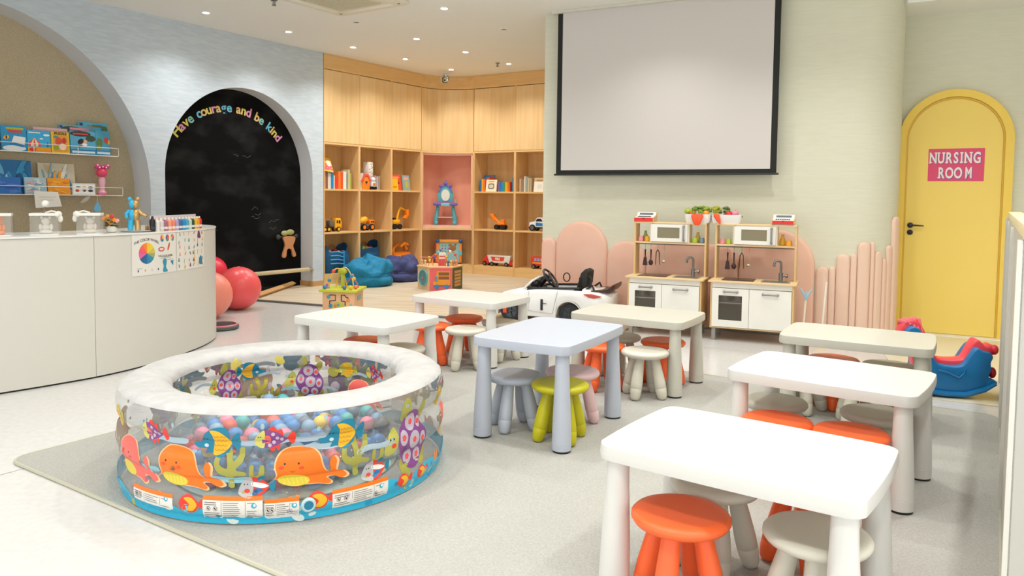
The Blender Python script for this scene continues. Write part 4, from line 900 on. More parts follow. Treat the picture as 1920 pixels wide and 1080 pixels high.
for i in range(22):
    x, z = TH(rr.uniform(-160, 20)), rr.uniform(.05, .3)
    for q in range(5):
        e = ell(x + .006 * math.cos(q * 1.257), z + .006 * math.sin(q * 1.257), .0055, .0055, 10); P.add(e + ell(x + .006 * math.cos(q * 1.257), z + .006 * math.sin(q * 1.257), .0044, .0044, 10)[::-1], '#4A4452' if i % 2 else '#8C6FA8', lift=4)
P.build('flower_print', pool, 'small outlined flower prints')['kind'] = 'stuff'
each(f_in, [lambda P: turtle(P, TI(142), .295, .0085), lambda P: turtle(P, TI(94), .275, .0095)], 'turtle_print', 'turtle print on the inner wall')
each(f_in, [lambda P: bfish(P, TI(187), .34, .009), lambda P: bfish(P, TI(128), .36, .0085, -1), lambda P: bfish(P, TI(72), .35, .0078, 1, '#C0B83A', YLW), lambda P: pfish(P, TI(50), .352, .0085), lambda P: bfish(P, TI(28), .32, .007)], 'fish_print', 'fish print on the inner wall')
each(f_in, [lambda P: coral(P, TI(124), .24, .008, 1, '#B2A43C'), lambda P: coral(P, TI(165), .2, .007)], 'coral_print', 'coral print on the inner wall')
each(f_in, [lambda P: whale(P, TI(60), .23, CORAL, .008)], 'whale_print', 'coral red whale print on the inner wall')
P = Print(f_in)
P.add(ell(0, 0, 3, 3, 14), OLV, (TI(80), .33), .01); P.add(ell(0, 0, 2, 3, 14, 50), '#D9CC5A', (TI(112), .40), .01); P.add(ell(0, 0, 2.6, 3.6, 14, -50), '#DDCB6A', (TI(138), .41), .01)
for d in (160, 118, 105, 84, 40, 62): P.add([(-.05, 0), (0, .01), (.05, 0), (.05, -.014), (0, -.004), (-.05, -.014)], '#86C9DA' if d % 2 else '#A9BCC6', (TI(d), .33 if d % 3 else .24), lift=0, sm=True)
P.build('inner_wave_print', pool, 'wave and leaf print on the inner wall')['kind'] = 'stuff'
P = Print(f_in)
for i in range(90):
    P.add(ell(TI(rr.uniform(20, 200)), rr.uniform(.06, .42), rr.uniform(.008, .03), rr.uniform(.006, .02), 10, rr.uniform(0, 90)), rr.choice(['#C9CFB0', '#A9C3CE', '#D8C8D2', '#E9B8A0', '#D9D08A', '#B8C4CC']), lift=0)
P.build('speckle_print', pool, 'pale mottled print', alpha=.55)['kind'] = 'stuff'
# valve and rim studs
b = MB(); a = math.radians(-67.8); b.X = Matrix.Translation((.722 * math.cos(a), .722 * math.sin(a), .066)) @ Matrix.Rotation(a, 4, 'Z') @ Matrix.Rotation(PI / 2, 4, 'Y')
b.lathe([(.028, 0), (.028, .006), (.022, .012), (.018, .012), (.018, .004)], 20); b.build('valve', plain('#B9D3D8', .2), pool)
b = MB(); b.X = Matrix.Translation((.722 * math.cos(a), .722 * math.sin(a), .066)) @ Matrix.Rotation(a, 4, 'Z') @ Matrix.Rotation(PI / 2, 4, 'Y'); b.lathe([(.018, 0), (.018, .009), (.012, .010)], 16); b.build('valve_cap', plain('#1E7FA0', .2), pool)
# plastic balls in the pool
bc = [('#2F7FC1', 'blue'), ('#7FA2BF', 'grey-blue'), ('#EE7F9B', 'pink'), ('#F0C63A', 'yellow'), ('#E8523C', 'red'), ('#3FA7A5', 'teal'), ('#5C6C7C', 'slate')]
protos = {}
for lay in range(3):
    sp_ = .073; z = .05 + lay * .066
    for i in range(-7, 8):
        for j in range(-7, 8):
            x = (i + (.5 if j % 2 else 0) + (.33 if lay % 2 else 0)) * sp_; y = (j * .866 + (.33 if lay % 2 else 0)) * sp_
            if math.hypot(x, y) > .44 or (lay == 2 and rr.random() < .45): continue
            c_, nm = bc[rr.choices(range(7), [5, 5, 2, 2, 2, 2, 3])[0]]
            lb = 'small %s plastic play ball heaped inside the inflatable pool' % nm
            if c_ not in protos:
                b = MB(); b.sphere((0, 0, 0), .034, u=16, v=10); o = b.build('play_ball', plain(c_, .3)); protos[c_] = o
            else: o = protos[c_].copy(); C.objects.link(o)
            o.location = (PC[0] + x, PC[1] + y, z + .008); tag(o, lb, 'ball', '%s play balls in the pool' % nm)

# ---------------------------------------------------------------- rug
g = fr(-2.337, 3.424, -33)
def rg(s, d): p = g @ Vector((s, d, 0)); return (p.x, p.y)
rp = [rg(5.45, -1.9), rg(4.8, -1.9)]
t = thing('rug', 'large grey felt rug under the tables and the pool', 'rug', (-2.337, 3.424, .0), -33)
outl = rrect(0, 3.88, 0, 3.6, .09, 5)
b = MB(); b.prism(outl, .0008, .011, 'z'); b.build('rug_pile', M_RUG, t, smooth=False)
b = MB(); b.tube([(x, y, .007) for x, y in outl], .008, 6, closed=True); b.build('binding', M_RUGE, t)
RZ = .011
# ---------------------------------------------------------------- children's tables and stools
def make_table(name, label, mt, H=.48, cat='table'):
    t = thing(name, label, cat, (0, 0, 0), 0, "children's tables")
    o_ = rrect(-.385, .385, -.275, .275, .045, 12, .012, .010)
    bm = MB(); B = bm.bm
    def ringat(k, z): return [B.verts.new((x * (1 - k / .385), y * (1 - k / .275), z)) for x, y in o_]
    R = [ringat(.016, H - .05), ringat(.012, H - .05), ringat(.0, H - .047), ringat(-.002, H - .03), ringat(0, H - .0035), ringat(.001, H - .001), ringat(.0035, H)]
    n = len(o_)
    for a, c in zip(R, R[1:]):
        for i in range(n): B.faces.new((a[i], a[(i + 1) % n], c[(i + 1) % n], c[i]))
    B.faces.new(R[-1]); u = ringat(.016, H - .02)
    for i in range(n): B.faces.new((u[i], u[(i + 1) % n], R[0][(i + 1) % n], R[0][i]))
    B.faces.new(u[::-1]); bm.build('tabletop', mt, t, ang=16)
    for sx in (-1, 1):
        for sy in (-1, 1):
            b = MB(); top = Vector((sx * (.385 - .052), sy * (.275 - .052), H - .03)); bot = Vector((sx * (.385 - .046), sy * (.275 - .046), 0))
            prof = [(.043, .008), (.0475, .010), (.0485, .05), (.0475, .0515), (.0485, .053), (.047, .12), (.043, .22), (.037, .34), (.034, H - .03)]
            pts = []; rs = []
            for r, z in prof:
                k = z / (H - .03); pts.append(bot.lerp(top, k)); pts[-1].z = z; rs.append(r)
            b.tube(pts, rs, 24); lg = b.build('leg', mt, t, ang=30)
            b = MB(); b.lathe([(.04, 0), (.045, .001), (.045, .008), (.04, .009)], 20, (bot.x, bot.y, 0)); b.build('foot_pad', M_BLACK, lg)
    return t
def make_stool(label, mt):
    t = thing('stool', label, 'stool', (0, 0, 0), 0, "children's stools")
    b = MB(); b.lathe([(.001, .256), (.10, .256), (.125, .258), (.142, .265), (.15, .277), (.149, .287), (.140, .296), (.122, .300), (.10, .2975), (.001, .295)], 40, cap=False); b.build('seat', mt, t, ang=60)
    for k in range(4):
        a = PI / 4 + k * PI / 2; d = Vector((math.cos(a), math.sin(a), 0)); b = MB()
        prof = [(.012, 0), (.022, .004), (.029, .016), (.034, .045), (.0355, .068), (.0345, .0695), (.0355, .071), (.036, .10), (.034, .15), (.030, .21), (.028, .262)]
        b.tube([d * (.128 - .062 * (z / .262)) + Vector((0, 0, z)) for r, z in prof], [r for r, z in prof], 20); b.build('leg', mt, t, ang=50)
    return t
T_ = [('white children\'s table nearest the camera at the bottom right', .745, 2.300, -36.0), ('white children\'s table second from the front at the right, just behind the nearest one', 1.449, 3.345, -37.0),
      ('off-white children\'s table in front of the rocking horse and yellow door', 2.005, 4.29, -30.6), ('off-white children\'s table in front of the toy kitchens', .863, 5.04, -30.6),
      ('white children\'s table in front of the toy car', -.311, 5.80, -31.9), ('white children\'s table behind the paddling pool', -.922, 4.75, -31.3)]
tp = make_table('play_table', T_[0][0], M_TBL)
for i, (l, x, y, a) in enumerate(T_):
    z = RZ
    if i == 0: tp.location = (x, y, z); tp.rotation_euler.z = math.radians(a)
    else:
        q = dup(tp, (x, y, z), a, l, "children's tables")
        if i in (2, 3): recolor(q, {'tabletop': mat('ivory_plastic', '#C9C7BA', .38), 'leg': mat('ivory_plastic', '#C9C7BA', .38)})
tg = make_table('play_table', 'pale grey-blue children\'s table in the middle of the rug', M_GRY, .53); tg.location = (.222, 4.03, RZ); tg.rotation_euler.z = math.radians(-29.2 + 90)
ST = {'orange': [('orange stool at the very front, left under the nearest table', .524, 2.229, 10), ('orange stool under the back right of the nearest table', 1.02, 2.50, 30), ('left orange stool between the nearest and second right tables', 1.165, 3.213, 5), ('right orange stool between the nearest and second right tables', 1.415, 3.055, 20),
                 ('orange stool under the table in front of the rocking horse', 1.96, 4.50, 25), ('orange stool left under the table in front of the toy kitchens', .60, 4.86, 12), ('orange stool right under the table in front of the toy kitchens', 1.03, 5.018, 30),
                 ('orange stool front left under the table ahead of the toy car', -.60, 5.55, 10), ('orange stool back left under the table ahead of the toy car', -.373, 5.92, 30), ('orange stool under the table behind the pool', -.965, 4.92, 22)],
      'beige': [('off-white stool at the very front, right under the nearest table', .889, 2.107, 22), ('off-white stool behind the orange one under the nearest table', .70, 2.49, 40), ('left off-white stool under the second right table', 1.266, 3.53, 12), ('right off-white stool under the second right table', 1.655, 3.34, 50),
                ('off-white stool right under the table in front of the rocking horse', 2.22, 4.34, 12), ('off-white stool left under the table in front of the rocking horse', 1.733, 4.405, 40), ('off-white stool near side under the table in front of the rocking horse', 1.95, 4.10, 75), ('off-white stool standing out in front of the toy kitchen table', .848, 4.675, 8),
                ('off-white stool at the back under the toy kitchen table', .76, 5.19, 30), ('off-white stool front right under the table ahead of the toy car', -.33, 5.395, 12), ('off-white stool back right under the table ahead of the toy car', -.075, 5.715, 40), ('off-white stool right under the table behind the pool', -.69, 4.69, 15)]}
for nm, mt in (('orange', M_ORG), ('beige', M_STB)):
    pr = None
    for l, x, y, a in ST[nm]:
        if pr is None: pr = make_stool(l, mt); pr.location = (x, y, RZ); pr.rotation_euler.z = math.radians(a)
        else: dup(pr, (x, y, RZ), a, l, "children's stools")
for l, mt, x, y, a in (('lime green stool under the grey-blue table', M_GRN, .258, 3.815, 68), ('grey-blue stool under the grey-blue table', M_GRY, .022, 4.00, 20), ('pale pink stool under the grey-blue table', M_PNK, .345, 4.105, 40)):
    s_ = make_stool(l, mt); s_.location = (x, y, RZ); s_.rotation_euler.z = math.radians(a)

# ---------------------------------------------------------------- toy kitchens
M_BIRCH = mat('birch_plywood', '#E3C391', .5, hex2='#EBCF9F', scale=(2, 20, 20)); M_KW = mat('kitchen_white', '#F3F1E9', .35); M_BIRV = mat('birch_side', '#DDB87F', .5, hex2='#E6C48E', scale=(12, 12, 1.5))
M_HAND = plain('#96958F', .35, metal=.3); M_UT = plain('#3A1C1A', .5)
def toy_kitchen(label, ox, deg, W, legs=True):
    t = thing('toy_kitchen', label, 'toy kitchen', ox, deg, 'toy kitchens')
    z0, zt = .125, .54; k = W / .72
    for x in (.02 , W - .036):
        b = MB(); b.box(x, x + .016, .03, .39, z0 - .005, zt - .016); b.build('side_panel', M_BIRV, t, smooth=False)
    b = MB(); b.box(.0, W, .0, .40, zt - .016, zt, bev=.003); b.build('worktop', M_BIRCH, t)
    b = MB(); b.box(.02, W - .02, .025, .39, z0 - .012, z0, bev=.002); b.build('base_panel', M_BIRCH, t)
    b = MB(); b.box(.036, W - .036, .03, .045, zt - .062, zt - .017); b.build('front_rail', M_KW, t, smooth=False)
    b = MB(); b.box(.036, W - .036, .37, .385, z0, zt - .016); b.build('back_panel', plain('#D8D2C2', .6), t, smooth=False)
    b = MB(); b.box(.036, W * .5, .05, .37, .335, .345); b.build('oven_shelf', M_KW, t, smooth=False)
    def handle(par, x0, x1, y, z, vert=False):
        b = MB()
        if vert: b.tube([(x0, y, z), (x0, y - .022, z + .004), (x0, y - .024, z + .02), (x0, y - .024, x1 - .02), (x0, y - .022, x1 - .004), (x0, y, x1)], [.011, .011, .008, .008, .011, .011], 10)
        else: b.tube([(x0, y, z), (x0 + .004, y - .022, z), (x0 + .02, y - .024, z), (x1 - .02, y - .024, z), (x1 - .004, y - .022, z), (x1, y, z)], [.011, .011, .008, .008, .011, .011], 10)
        b.build('handle', M_HAND, par)
    xa, xb, xc = .038, W * .475, W - .038
    wl, wr_, wb, wt = xa + .055 * k, xb - .055 * k, z0 + .065, zt - .13
    b = MB(); zA, zB = z0 + .004, zt - .066
    b.box(xa, wl, .012, .028, zA, zB); b.box(wr_, xb, .012, .028, zA, zB); b.box(wl, wr_, .012, .028, zA, wb); b.box(wl, wr_, .012, .028, wt, zB)
    d = b.build('oven_door', M_KW, t, smooth=False); b = MB(); b.box(wl, wr_, .018, .021, wb, wt); b.build('window', mat('smoky_pane', '#6E6A60', .1, alpha=.35), d, smooth=False)
    handle(d, (xa + xb) / 2 - .055, (xa + xb) / 2 + .06, .012, zB - .028)
    b = MB(); b.box(xb + .003, xc, .012, .028, zA, zB, bev=.001); d = b.build('cupboard_door', M_KW, t, smooth=False); handle(d, (xb + xc) / 2 - .06, (xb + xc) / 2 + .065, .012, zB - .035)
    # upper shelf unit
    for x in (.02, W - .036):
        b = MB(); b.box(x, x + .016, .23, .39, zt, 1.04); b.build('upper_side_panel', M_BIRV, t, smooth=False)
    b = MB(); b.box(.02, W - .02, .225, .395, 1.028, 1.044, bev=.002); b.build('top_shelf', M_BIRCH, t)
    b = MB(); b.box(.036, W - .036, .23, .39, .842, .856); b.build('middle_shelf', M_BIRCH, t, smooth=False)
    ma, mb_ = .17 * k, .53 * k
    for x in (ma, mb_):
        b = MB(); b.box(x, x + .012, .235, .39, .856, 1.028); b.build('divider', plain('#E8DFC6', .5), t, smooth=False)
    b = MB(); x0, x1 = ma + .014, mb_ - .002; a_, c_, e_, g_ = x0 + .06, x1 - .075, .895, .995
    b.box(x0, a_, .222, .234, .86, 1.024); b.box(c_, x1, .222, .234, .86, 1.024); b.box(a_, c_, .222, .234, .86, e_); b.box(a_, c_, .222, .234, g_, 1.024)
    d = b.build('microwave_door', M_KW, t, smooth=False); b = MB(); b.box(a_, c_, .226, .229, e_, g_); b.build('window', mat('olive_pane', '#8C8360', .15, alpha=.75), d, smooth=False)
    handle(d, c_ + .04, 1.01, .222, .875, True)
    # hob, sink, tap
    b = MB(); b.box(.10 * k, .37 * k, .06, .33, zt, zt + .003, bev=.001); b.build('hob', plain('#3A2F2B', .2), t)
    b = MB(); b.box(.43 * k, .66 * k, .06, .24, zt, zt + .004); b.build('sink', plain('#8B8C88', .3), t)
    b = MB(); b.box(.45 * k, .64 * k, .075, .225, zt + .0042, zt + .0048); b.build('sink_basin', plain('#5E605E', .3), t, smooth=False)
    b = MB(); b.tube([(.575 * k, .29, zt), (.575 * k, .29, zt + .07)], .018, 12); b.tube([(.575 * k, .29, zt + .06)] + [(.575 * k, .29, zt + .12)] + [(.575 * k - .028 + .028 * math.cos(a), .29 - .01 * (1 - math.cos(a)), zt + .15 + .03 * math.sin(a)) for a in [PI * i / 8 for i in range(9)]] + [(.575 * k - .058, .27, zt + .125)], .0105, 10); tp_ = b.build('tap', M_STEEL, t)
    b = MB(); b.X = Matrix.Translation((.60 * k, .29, zt + .045)) @ Matrix.Rotation(PI / 2, 4, 'Y'); b.lathe([(.008, -.02), (.008, .012), (.018, .014), (.018, .03), (.012, .034)], 12); b.build('tap_knob', M_STEEL, tp_)
    b = MB(); b.tube([(.04, .25, .832), (W - .04, .25, .832)], .005, 8); b.build('hanging_rail', M_STEEL, t)
    # legs
    for x in (.035, W - .075):
        for y in (.04, .33):
            b = MB(); b.box(x, x + .035, y, y + .035, 0, z0 - .012, bev=.002); b.build('leg', plain('#9C9C97', .4), t)
    return t
KF = fr(1.064, 6.989, -23.7)
ka = toy_kitchen('left toy kitchen of birch and white panels, beside the toy car', ptf(KF, 0, 0), -23.7, .722)
kb = toy_kitchen('right toy kitchen of birch and white panels, nearer the yellow door', ptf(KF, .762, 0), -23.7, .745)
def utensils(off, k, side):
    g_ = 'toy utensils'
    for nm, x in (('spatula', .13), ('spaghetti spoon', .185), ('tongs', .25), ('ladle', .315)):
        xx = off + x * k; t = thing(nm.replace(' ', '_'), ('small shiny' if nm == 'ladle' else 'dark red-brown') + ' toy %s hanging from the rail of the %s toy kitchen' % (nm, side), 'toy ' + nm, ptf(KF, xx, .245, .826), -23.7, g_)
        b = MB(); b.tube([(0, .005, .0), (0, 0, .012), (0, -.006, .0), (0, -.006, -.05)], .0018, 5); b.build('hook', M_STEEL, t)
        b = MB()
        if nm == 'spatula': b.tube([(0, -.006, -.045), (0, -.006, -.13)], [.008, .005], 8); b.prism([(-.012, -.12), (.012, -.12), (.024, -.195), (.02, -.2), (-.02, -.2), (-.024, -.195)], -.009, -.003, 'y')
        elif nm == 'spaghetti spoon':
            b.tube([(0, -.006, -.045), (0, -.006, -.15)], [.008, .005], 8); b.sphere((0, -.006, -.17), .022, (1, .4, 1.2), 12, 8)
            for q in range(6): b.tube([(.018 * math.cos(q), -.006, -.17 + .022 * math.sin(q)), (.027 * math.cos(q), -.016, -.17 + .03 * math.sin(q))], .003, 5)
        elif nm == 'tongs': b.tube([(-.02, -.006, -.19), (-.014, -.006, -.07), (0, -.006, -.045), (.014, -.006, -.07), (.02, -.006, -.19)], [.003, .005, .007, .005, .003], 6)
        else: b.tube([(0, -.006, -.04), (.004, -.006, -.14)], .0022, 6); b.sphere((-.006, -.012, -.155), .02, (1, .7, .75), 14, 8)
        b.build('head', M_UT if nm != 'ladle' else plain('#C9C4AE', .25, metal=.6), t)
utensils(0, 1, 'left'); utensils(.762, 1.03, 'right')
def cup(x, z, c, label, tall=False, y=.3):
    t = thing('toy_carafe' if tall else 'toy_cup', label, 'toy bottle' if tall else 'toy cup', ptf(KF, x, y, z), -23.7, 'toy cups and bottles')
    b = MB(); b.lathe([(.022, 0), (.026, .004), (.025, .03), (.018, .048), (.006, .05)] if not tall else [(.02, 0), (.028, .005), (.027, .04), (.012, .075), (.012, .09), (.003, .092)], 16); b.build('body', mat('toy_' + c[1:], c, .3, alpha=.9), t)
    if tall: b = MB(); b.lathe([(.010, .088), (.013, .09), (.011, .10)], 12); b.build('stopper', mat('toy_' + c[1:], c, .3, alpha=.9), t)
for a_ in ((.075, '#F29FA8', 'pink toy cup in the upper left cell of the left toy kitchen', 0), (.135, '#F7B531', 'amber toy cup in the upper left cell of the left toy kitchen', 0), (.105, '#A9B86A', 'olive toy carafe behind the cups in the left toy kitchen', 1), (.59, '#B6CF3E', 'lime toy cup in the upper right cell of the left toy kitchen', 0), (.605, '#E3C14A', 'yellow toy carafe in the upper right cell of the left toy kitchen', 1), (.655, '#7FA0B8', 'blue-grey toy cup in the upper right cell of the left toy kitchen', 0),
          (.84, '#F39BA6', 'pink toy cup in the upper left cell of the right toy kitchen', 0), (.895, '#B9D040', 'lime toy cup in the upper left cell of the right toy kitchen', 0), (1.36, '#F7C035', 'yellow toy carafe in the upper right cell of the right toy kitchen', 1), (1.42, '#F7AE22', 'amber toy cup in the upper right cell of the right toy kitchen', 0)):
    cup(a_[0], .856, a_[1], a_[2], a_[3], .34 if a_[3] else .28)
for off, sd in ((0, 'left'), (.762, 'right')):
    for i, x in enumerate((.13, .25)):
        t = thing('toy_pot', 'grey toy pot inside the oven of the %s toy kitchen, %s' % (sd, ('left one', 'right one')[i]), 'toy pot', ptf(KF, off + x, .15, .346), -23.7, 'toy pots'); b = MB(); b.lathe([(.04, 0), (.045, .004), (.045, .055), (.041, .055), (.04, .006)], 18); b.build('body', plain('#C9C8C2', .3, metal=.4), t)
        b = MB(); b.tube([(.044, 0, .045), (.07, 0, .048)], .006, 6); b.build('handle', M_BLACK, t)
def register(x, label):
    t = thing('toy_cash_register', label, 'toy cash register', ptf(KF, x, .22, 1.044), -23.7, 'toy cash registers')
    for a_, c_ in ((0, .006), (.184, .19)): b = MB(); b.prism([(0, 0), (.165, 0), (.165, .09), (.14, .092), (.10, .055), (.0, .042)], a_, c_, 'x'); b.build('side_panel', M_BIRV, t, smooth=False)
    b = MB(); b.prism([(.02, .001), (.163, .001), (.163, .088), (.14, .09), (.10, .053), (.004, .041), (.004, .037), (.02, .036)], .006, .184, 'x'); b.build('body', plain('#F2EFEA', .35), t, smooth=False)
    b = MB(); b.box(.006, .184, -.002, .02, .007, .035); d = b.build('drawer', plain('#E8281C', .35), t, smooth=False); b = MB(); b.prism([(.085, .036), (.105, .036), (.100, .028), (.09, .028)], -.003, -.001, 'y'); b.build('drawer_notch', M_BLACK, d, smooth=False)
    b = MB(); b.X = Matrix.Translation((0, .122, .0735)) @ Matrix.Rotation(math.radians(43), 4, 'X'); b.box(.03, .16, -.012, .010, .0, .0045); b.build('display', plain('#6F7B80', .2), t, smooth=False)
    b = MB()
    for i in range(7):
        for j in range(3): b.box(.03 + i * .018, .043 + i * .018, .03 + j * .02, .042 + j * .02, .0425 + j * .0026, .0475 + j * .0029)
    b.build('keys', plain('#3E3E40', .4), t, smooth=False)
register(.015, 'wooden toy cash register with red drawer on top of the left toy kitchen'); register(1.27, 'wooden toy cash register with red drawer on top of the right toy kitchen')
def bin_(x, w, label):
    t = thing('storage_bin', label, 'storage bin', ptf(KF, x, .225, 1.044), -23.7, 'white storage bins'); bm = MB(); B = bm.bm
    def rg_(k, z, dip):
        o = rrect(-k, w + k, -k, .17 + k, .02, 4); R = []
        for px_, py_ in o: zz = z - (dip * (1 - min(1, (abs(px_ - w / 2) / (w * .36)) ** 4)) if py_ < .02 or py_ > .15 else 0); R.append(B.verts.new((px_, py_, zz)))
        return R
    rr_ = [rg_(-.012, 0, 0), rg_(-.002, .035, 0), rg_(.002, .082, .026), rg_(-.001, .082, .026), rg_(-.006, .03, 0), rg_(-.014, .005, 0)]; n = len(rr_[0])
    for a, c in zip(rr_, rr_[1:]):
        for i in range(n): B.faces.new((a[i], a[(i + 1) % n], c[(i + 1) % n], c[i]))
    B.faces.new(rr_[0][::-1]); B.faces.new(rr_[-1]); bm.build('tub', M_WHITE, t, ang=50)
    b = MB(); b.box(w - .003, w + .0035, .065, .105, .058, .072); b.build('hand_hole', M_BLACK, t, smooth=False)
bin_(.498, .232, 'left white bin of toy vegetables on the toy kitchens'); bin_(.742, .262, 'right white bin of toy vegetables on the toy kitchens')
def veg(x, y, z, kind, label, c, r=.03, rot=(0, 0, 0)):
    t = thing(kind, label, 'toy vegetable', ptf(KF, x, y, z), -23.7, 'toy vegetables'); t.rotation_euler = (rot[0], rot[1], rot[2] + math.radians(-23.7))
    if kind == 'toy_carrot':
        b = MB(); b.tube([(0, 0, 0), (0, 0, -.02), (0, 0, -.07), (0, 0, -.105)], [.012, .021, .016, .004], 10); b.build('root', plain('#FF5B2C', .45), t)
        b = MB(); b.tube([(0, 0, 0), (.006, 0, .03)], [.004, .007], 6); b.tube([(0, 0, 0), (-.008, 0, .025)], [.003, .006], 6); b.build('leaf_top', plain('#7C9A35', .6), t)
    elif kind == 'toy_lettuce':
        rr = random.Random(int(x * 1000)); b = MB()
        for i in range(13):
            a, e = rr.uniform(0, 6.3), rr.uniform(0, 1.2); b.sphere((r * math.cos(a) * math.cos(e), r * .8 * math.sin(a) * math.cos(e), r * math.sin(e)), r * rr.uniform(.3, .5), (1, 1, .7), 7, 5)
        b.build('leaves', plain(c, .7), t)
    else:
        b = MB(); b.sphere((0, 0, 0), r, (1, 1, .9)); b.build('fruit_body', plain(c, .35), t)
        b = MB(); b.tube([(0, 0, r * .8), (.004, 0, r * 1.1)], .003, 5); b.build('stem', plain('#5E7A2E', .6), t)
veg(.515, .29, 1.15, 'toy_pear', 'pale green toy pear at the left edge of the left bin', '#A9BE3E', .033); veg(.60, .33, 1.14, 'toy_lettuce', 'mottled green toy lettuce in the left bin', '#6E8B2C', .05); veg(.665, .33, 1.145, 'toy_lettuce', 'lighter green toy lettuce at the right of the left bin', '#8FA83E', .05); veg(.565, .27, 1.13, 'toy_tomato', 'orange toy tomato behind the hanging carrots', '#F2702A', .03)
veg(.685, .27, 1.132, 'toy_mandarin', 'bright orange-yellow toy fruit at the right rim of the left bin', '#FFA51E', .032)
for i, (x, r_) in enumerate(((.578, .25), (.602, .12), (.632, -.05), (.655, -.2))): veg(x, .205, 1.125, 'toy_carrot', 'orange toy carrot hanging over the front of the left bin, %s from the left' % ordn(i), '', 0, (math.radians(-6), r_ * -1, 0))
for i, (x, r_) in enumerate(((.775, .5), (.79, .38))): veg(x, .205, 1.135, 'toy_carrot', 'orange toy carrot leaning over the right bin, %s of the pair' % ('left', 'right')[i], '', 0, (math.radians(-6), -r_, 0))
veg(.765, .31, 1.15, 'toy_lettuce', 'yellow-green toy lettuce at the left of the right bin', '#A9A832', .045); veg(.845, .32, 1.14, 'toy_lettuce', 'grey-green toy lettuce in the middle of the right bin', '#66783C', .05); veg(.895, .27, 1.13, 'toy_tomato', 'red toy tomato in the right bin', '#E8231C', .032); veg(.945, .28, 1.135, 'toy_radish', 'pink toy radish at the right of the right bin', '#EE8FA8', .034); veg(.86, .27, 1.11, 'toy_aubergine', 'dark purple toy aubergine in the right bin', '#3C2440', .028)
# things leaning by the right kitchen
t = thing('toy_broom', 'white toy broom with a pale blue head leaning right of the toy kitchens', 'toy broom', ptf(KF, 1.56, .12, 0), -20)
b = MB(); b.tube([(0, 0, .06), (.02, .0, .42)], .009, 8); b.build('handle', plain('#EDE3D0', .5), t)
b = MB(); b.tube([(.02, 0, .42), (-.03, 0, .5)], [.014, .006], 6); b.tube([(.02, 0, .42), (.07, 0, .5)], [.014, .006], 6); b.tube([(.02, 0, .4), (.02, 0, .47)], .014, 6); b.build('grip', plain('#9FC0D2', .4), t)
b = MB(); b.box(-.06, .06, -.02, .02, .0, .07, bev=.01); b.build('broom_head', plain('#E8B62C', .5), t)
t = thing('toy_mop', 'thin white toy mop stick standing right of the toy broom', 'toy mop', ptf(KF, 1.71, .16, 0), -20)
b = MB(); b.tube([(0, 0, .05), (.03, 0, .56)], .008, 8); b.build('handle', plain('#F3EEE4', .5), t)
b = MB(); b.box(-.05, .05, -.03, .03, .0, .06, bev=.01); b.build('mop_head', plain('#F2B51E', .5), t)

# ---------------------------------------------------------------- ride-on car (nose at local -x)
M_CARW = mat('car_white', '#F3F3F1', .18, coat=.5); M_CARK = plain('#17181A', .35); M_SEAT = mat('black_seat', '#23221F', .8, hex2='#2E2C28', scale=(60, 60, 60))
t = thing('ride_on_car', 'white open-top ride-on toy sports car in front of the pink wall pads', 'ride-on car', (.45, 7.56, .021), -21)
xs_ = [-.66, -.64, -.58, -.48, -.36, -.24, -.14, -.05, .05, .18, .30, .40, .50, .58, .63]
def hz(x):   # beltline height
    P_ = [(-.66, .16), (-.62, .215), (-.5, .265), (-.36, .30), (-.2, .325), (-.1, .335), (.05, .34), (.2, .34), (.32, .34), (.45, .335), (.56, .32), (.63, .28)]
    for (a, c), (d, e) in zip(P_, P_[1:]):
        if a <= x <= d: return c + (e - c) * (x - a) / (d - a)
    return .3
def bot(x):
    z = .065
    for wx in (-.40, .215):
        d = abs(x - wx)
        if d < .135: z = max(z, .105 + math.sqrt(max(0, .135 ** 2 - d * d)))
    return z
XS = sorted(set(xs_ + [-.40 + .135 * math.cos(PI * i / 12) for i in range(13)] + [.215 + .135 * math.cos(PI * i / 12) for i in range(13)]))
bm = MB(); B = bm.bm; R = []
for x in XS:
    wd_ = .255 * (1 - .45 * max(0, (-x - .45) / .21) ** 2 - .35 * max(0, (x - .5) / .13) ** 2); zb, zt = bot(x), hz(x); ck = -.22 < x < .33
    ring_ = []
    for sy in (-1, 1):
        s_ = [(wd_ * .97, zb), (wd_ * 1.0, zb + (zt - zb) * .35), (wd_ * .985, zb + (zt - zb) * .75), (wd_ * .93, zt - .008), (wd_ * .87, zt)]
        s_ += [(wd_ * .80, zt - .005), (wd_ * .76, zt - (.12 if ck else -.008)), (wd_ * .3, zt - (.14 if ck else -.022))]
        ring_.append([B.verts.new((x, sy * y, z)) for y, z in s_])
    R.append(ring_[0] + ring_[1][::-1])
for a, c in zip(R, R[1:]):
    for i in range(len(a) - 1): B.faces.new((a[i], a[i + 1], c[i + 1], c[i]))
    B.faces.new((a[-1], a[0], c[0], c[-1]))
B.faces.new(R[0]); B.faces.new(R[-1][::-1]); bm.build('body', M_CARW, t, ang=50)
b = MB(); b.box(-.21, .32, -.185, .185, .21, .225); b.build('cockpit_floor', M_CARK, t, smooth=False)
b = MB(); b.tube([(-.22, -.205, .335), (.0, -.21, .345), (.3, -.2, .36), (.34, 0, .36), (.3, .2, .36), (0, .21, .345), (-.22, .205, .335), (-.25, 0, .345)], .012, 8, closed=True); b.build('cockpit_trim', M_CARK, t)
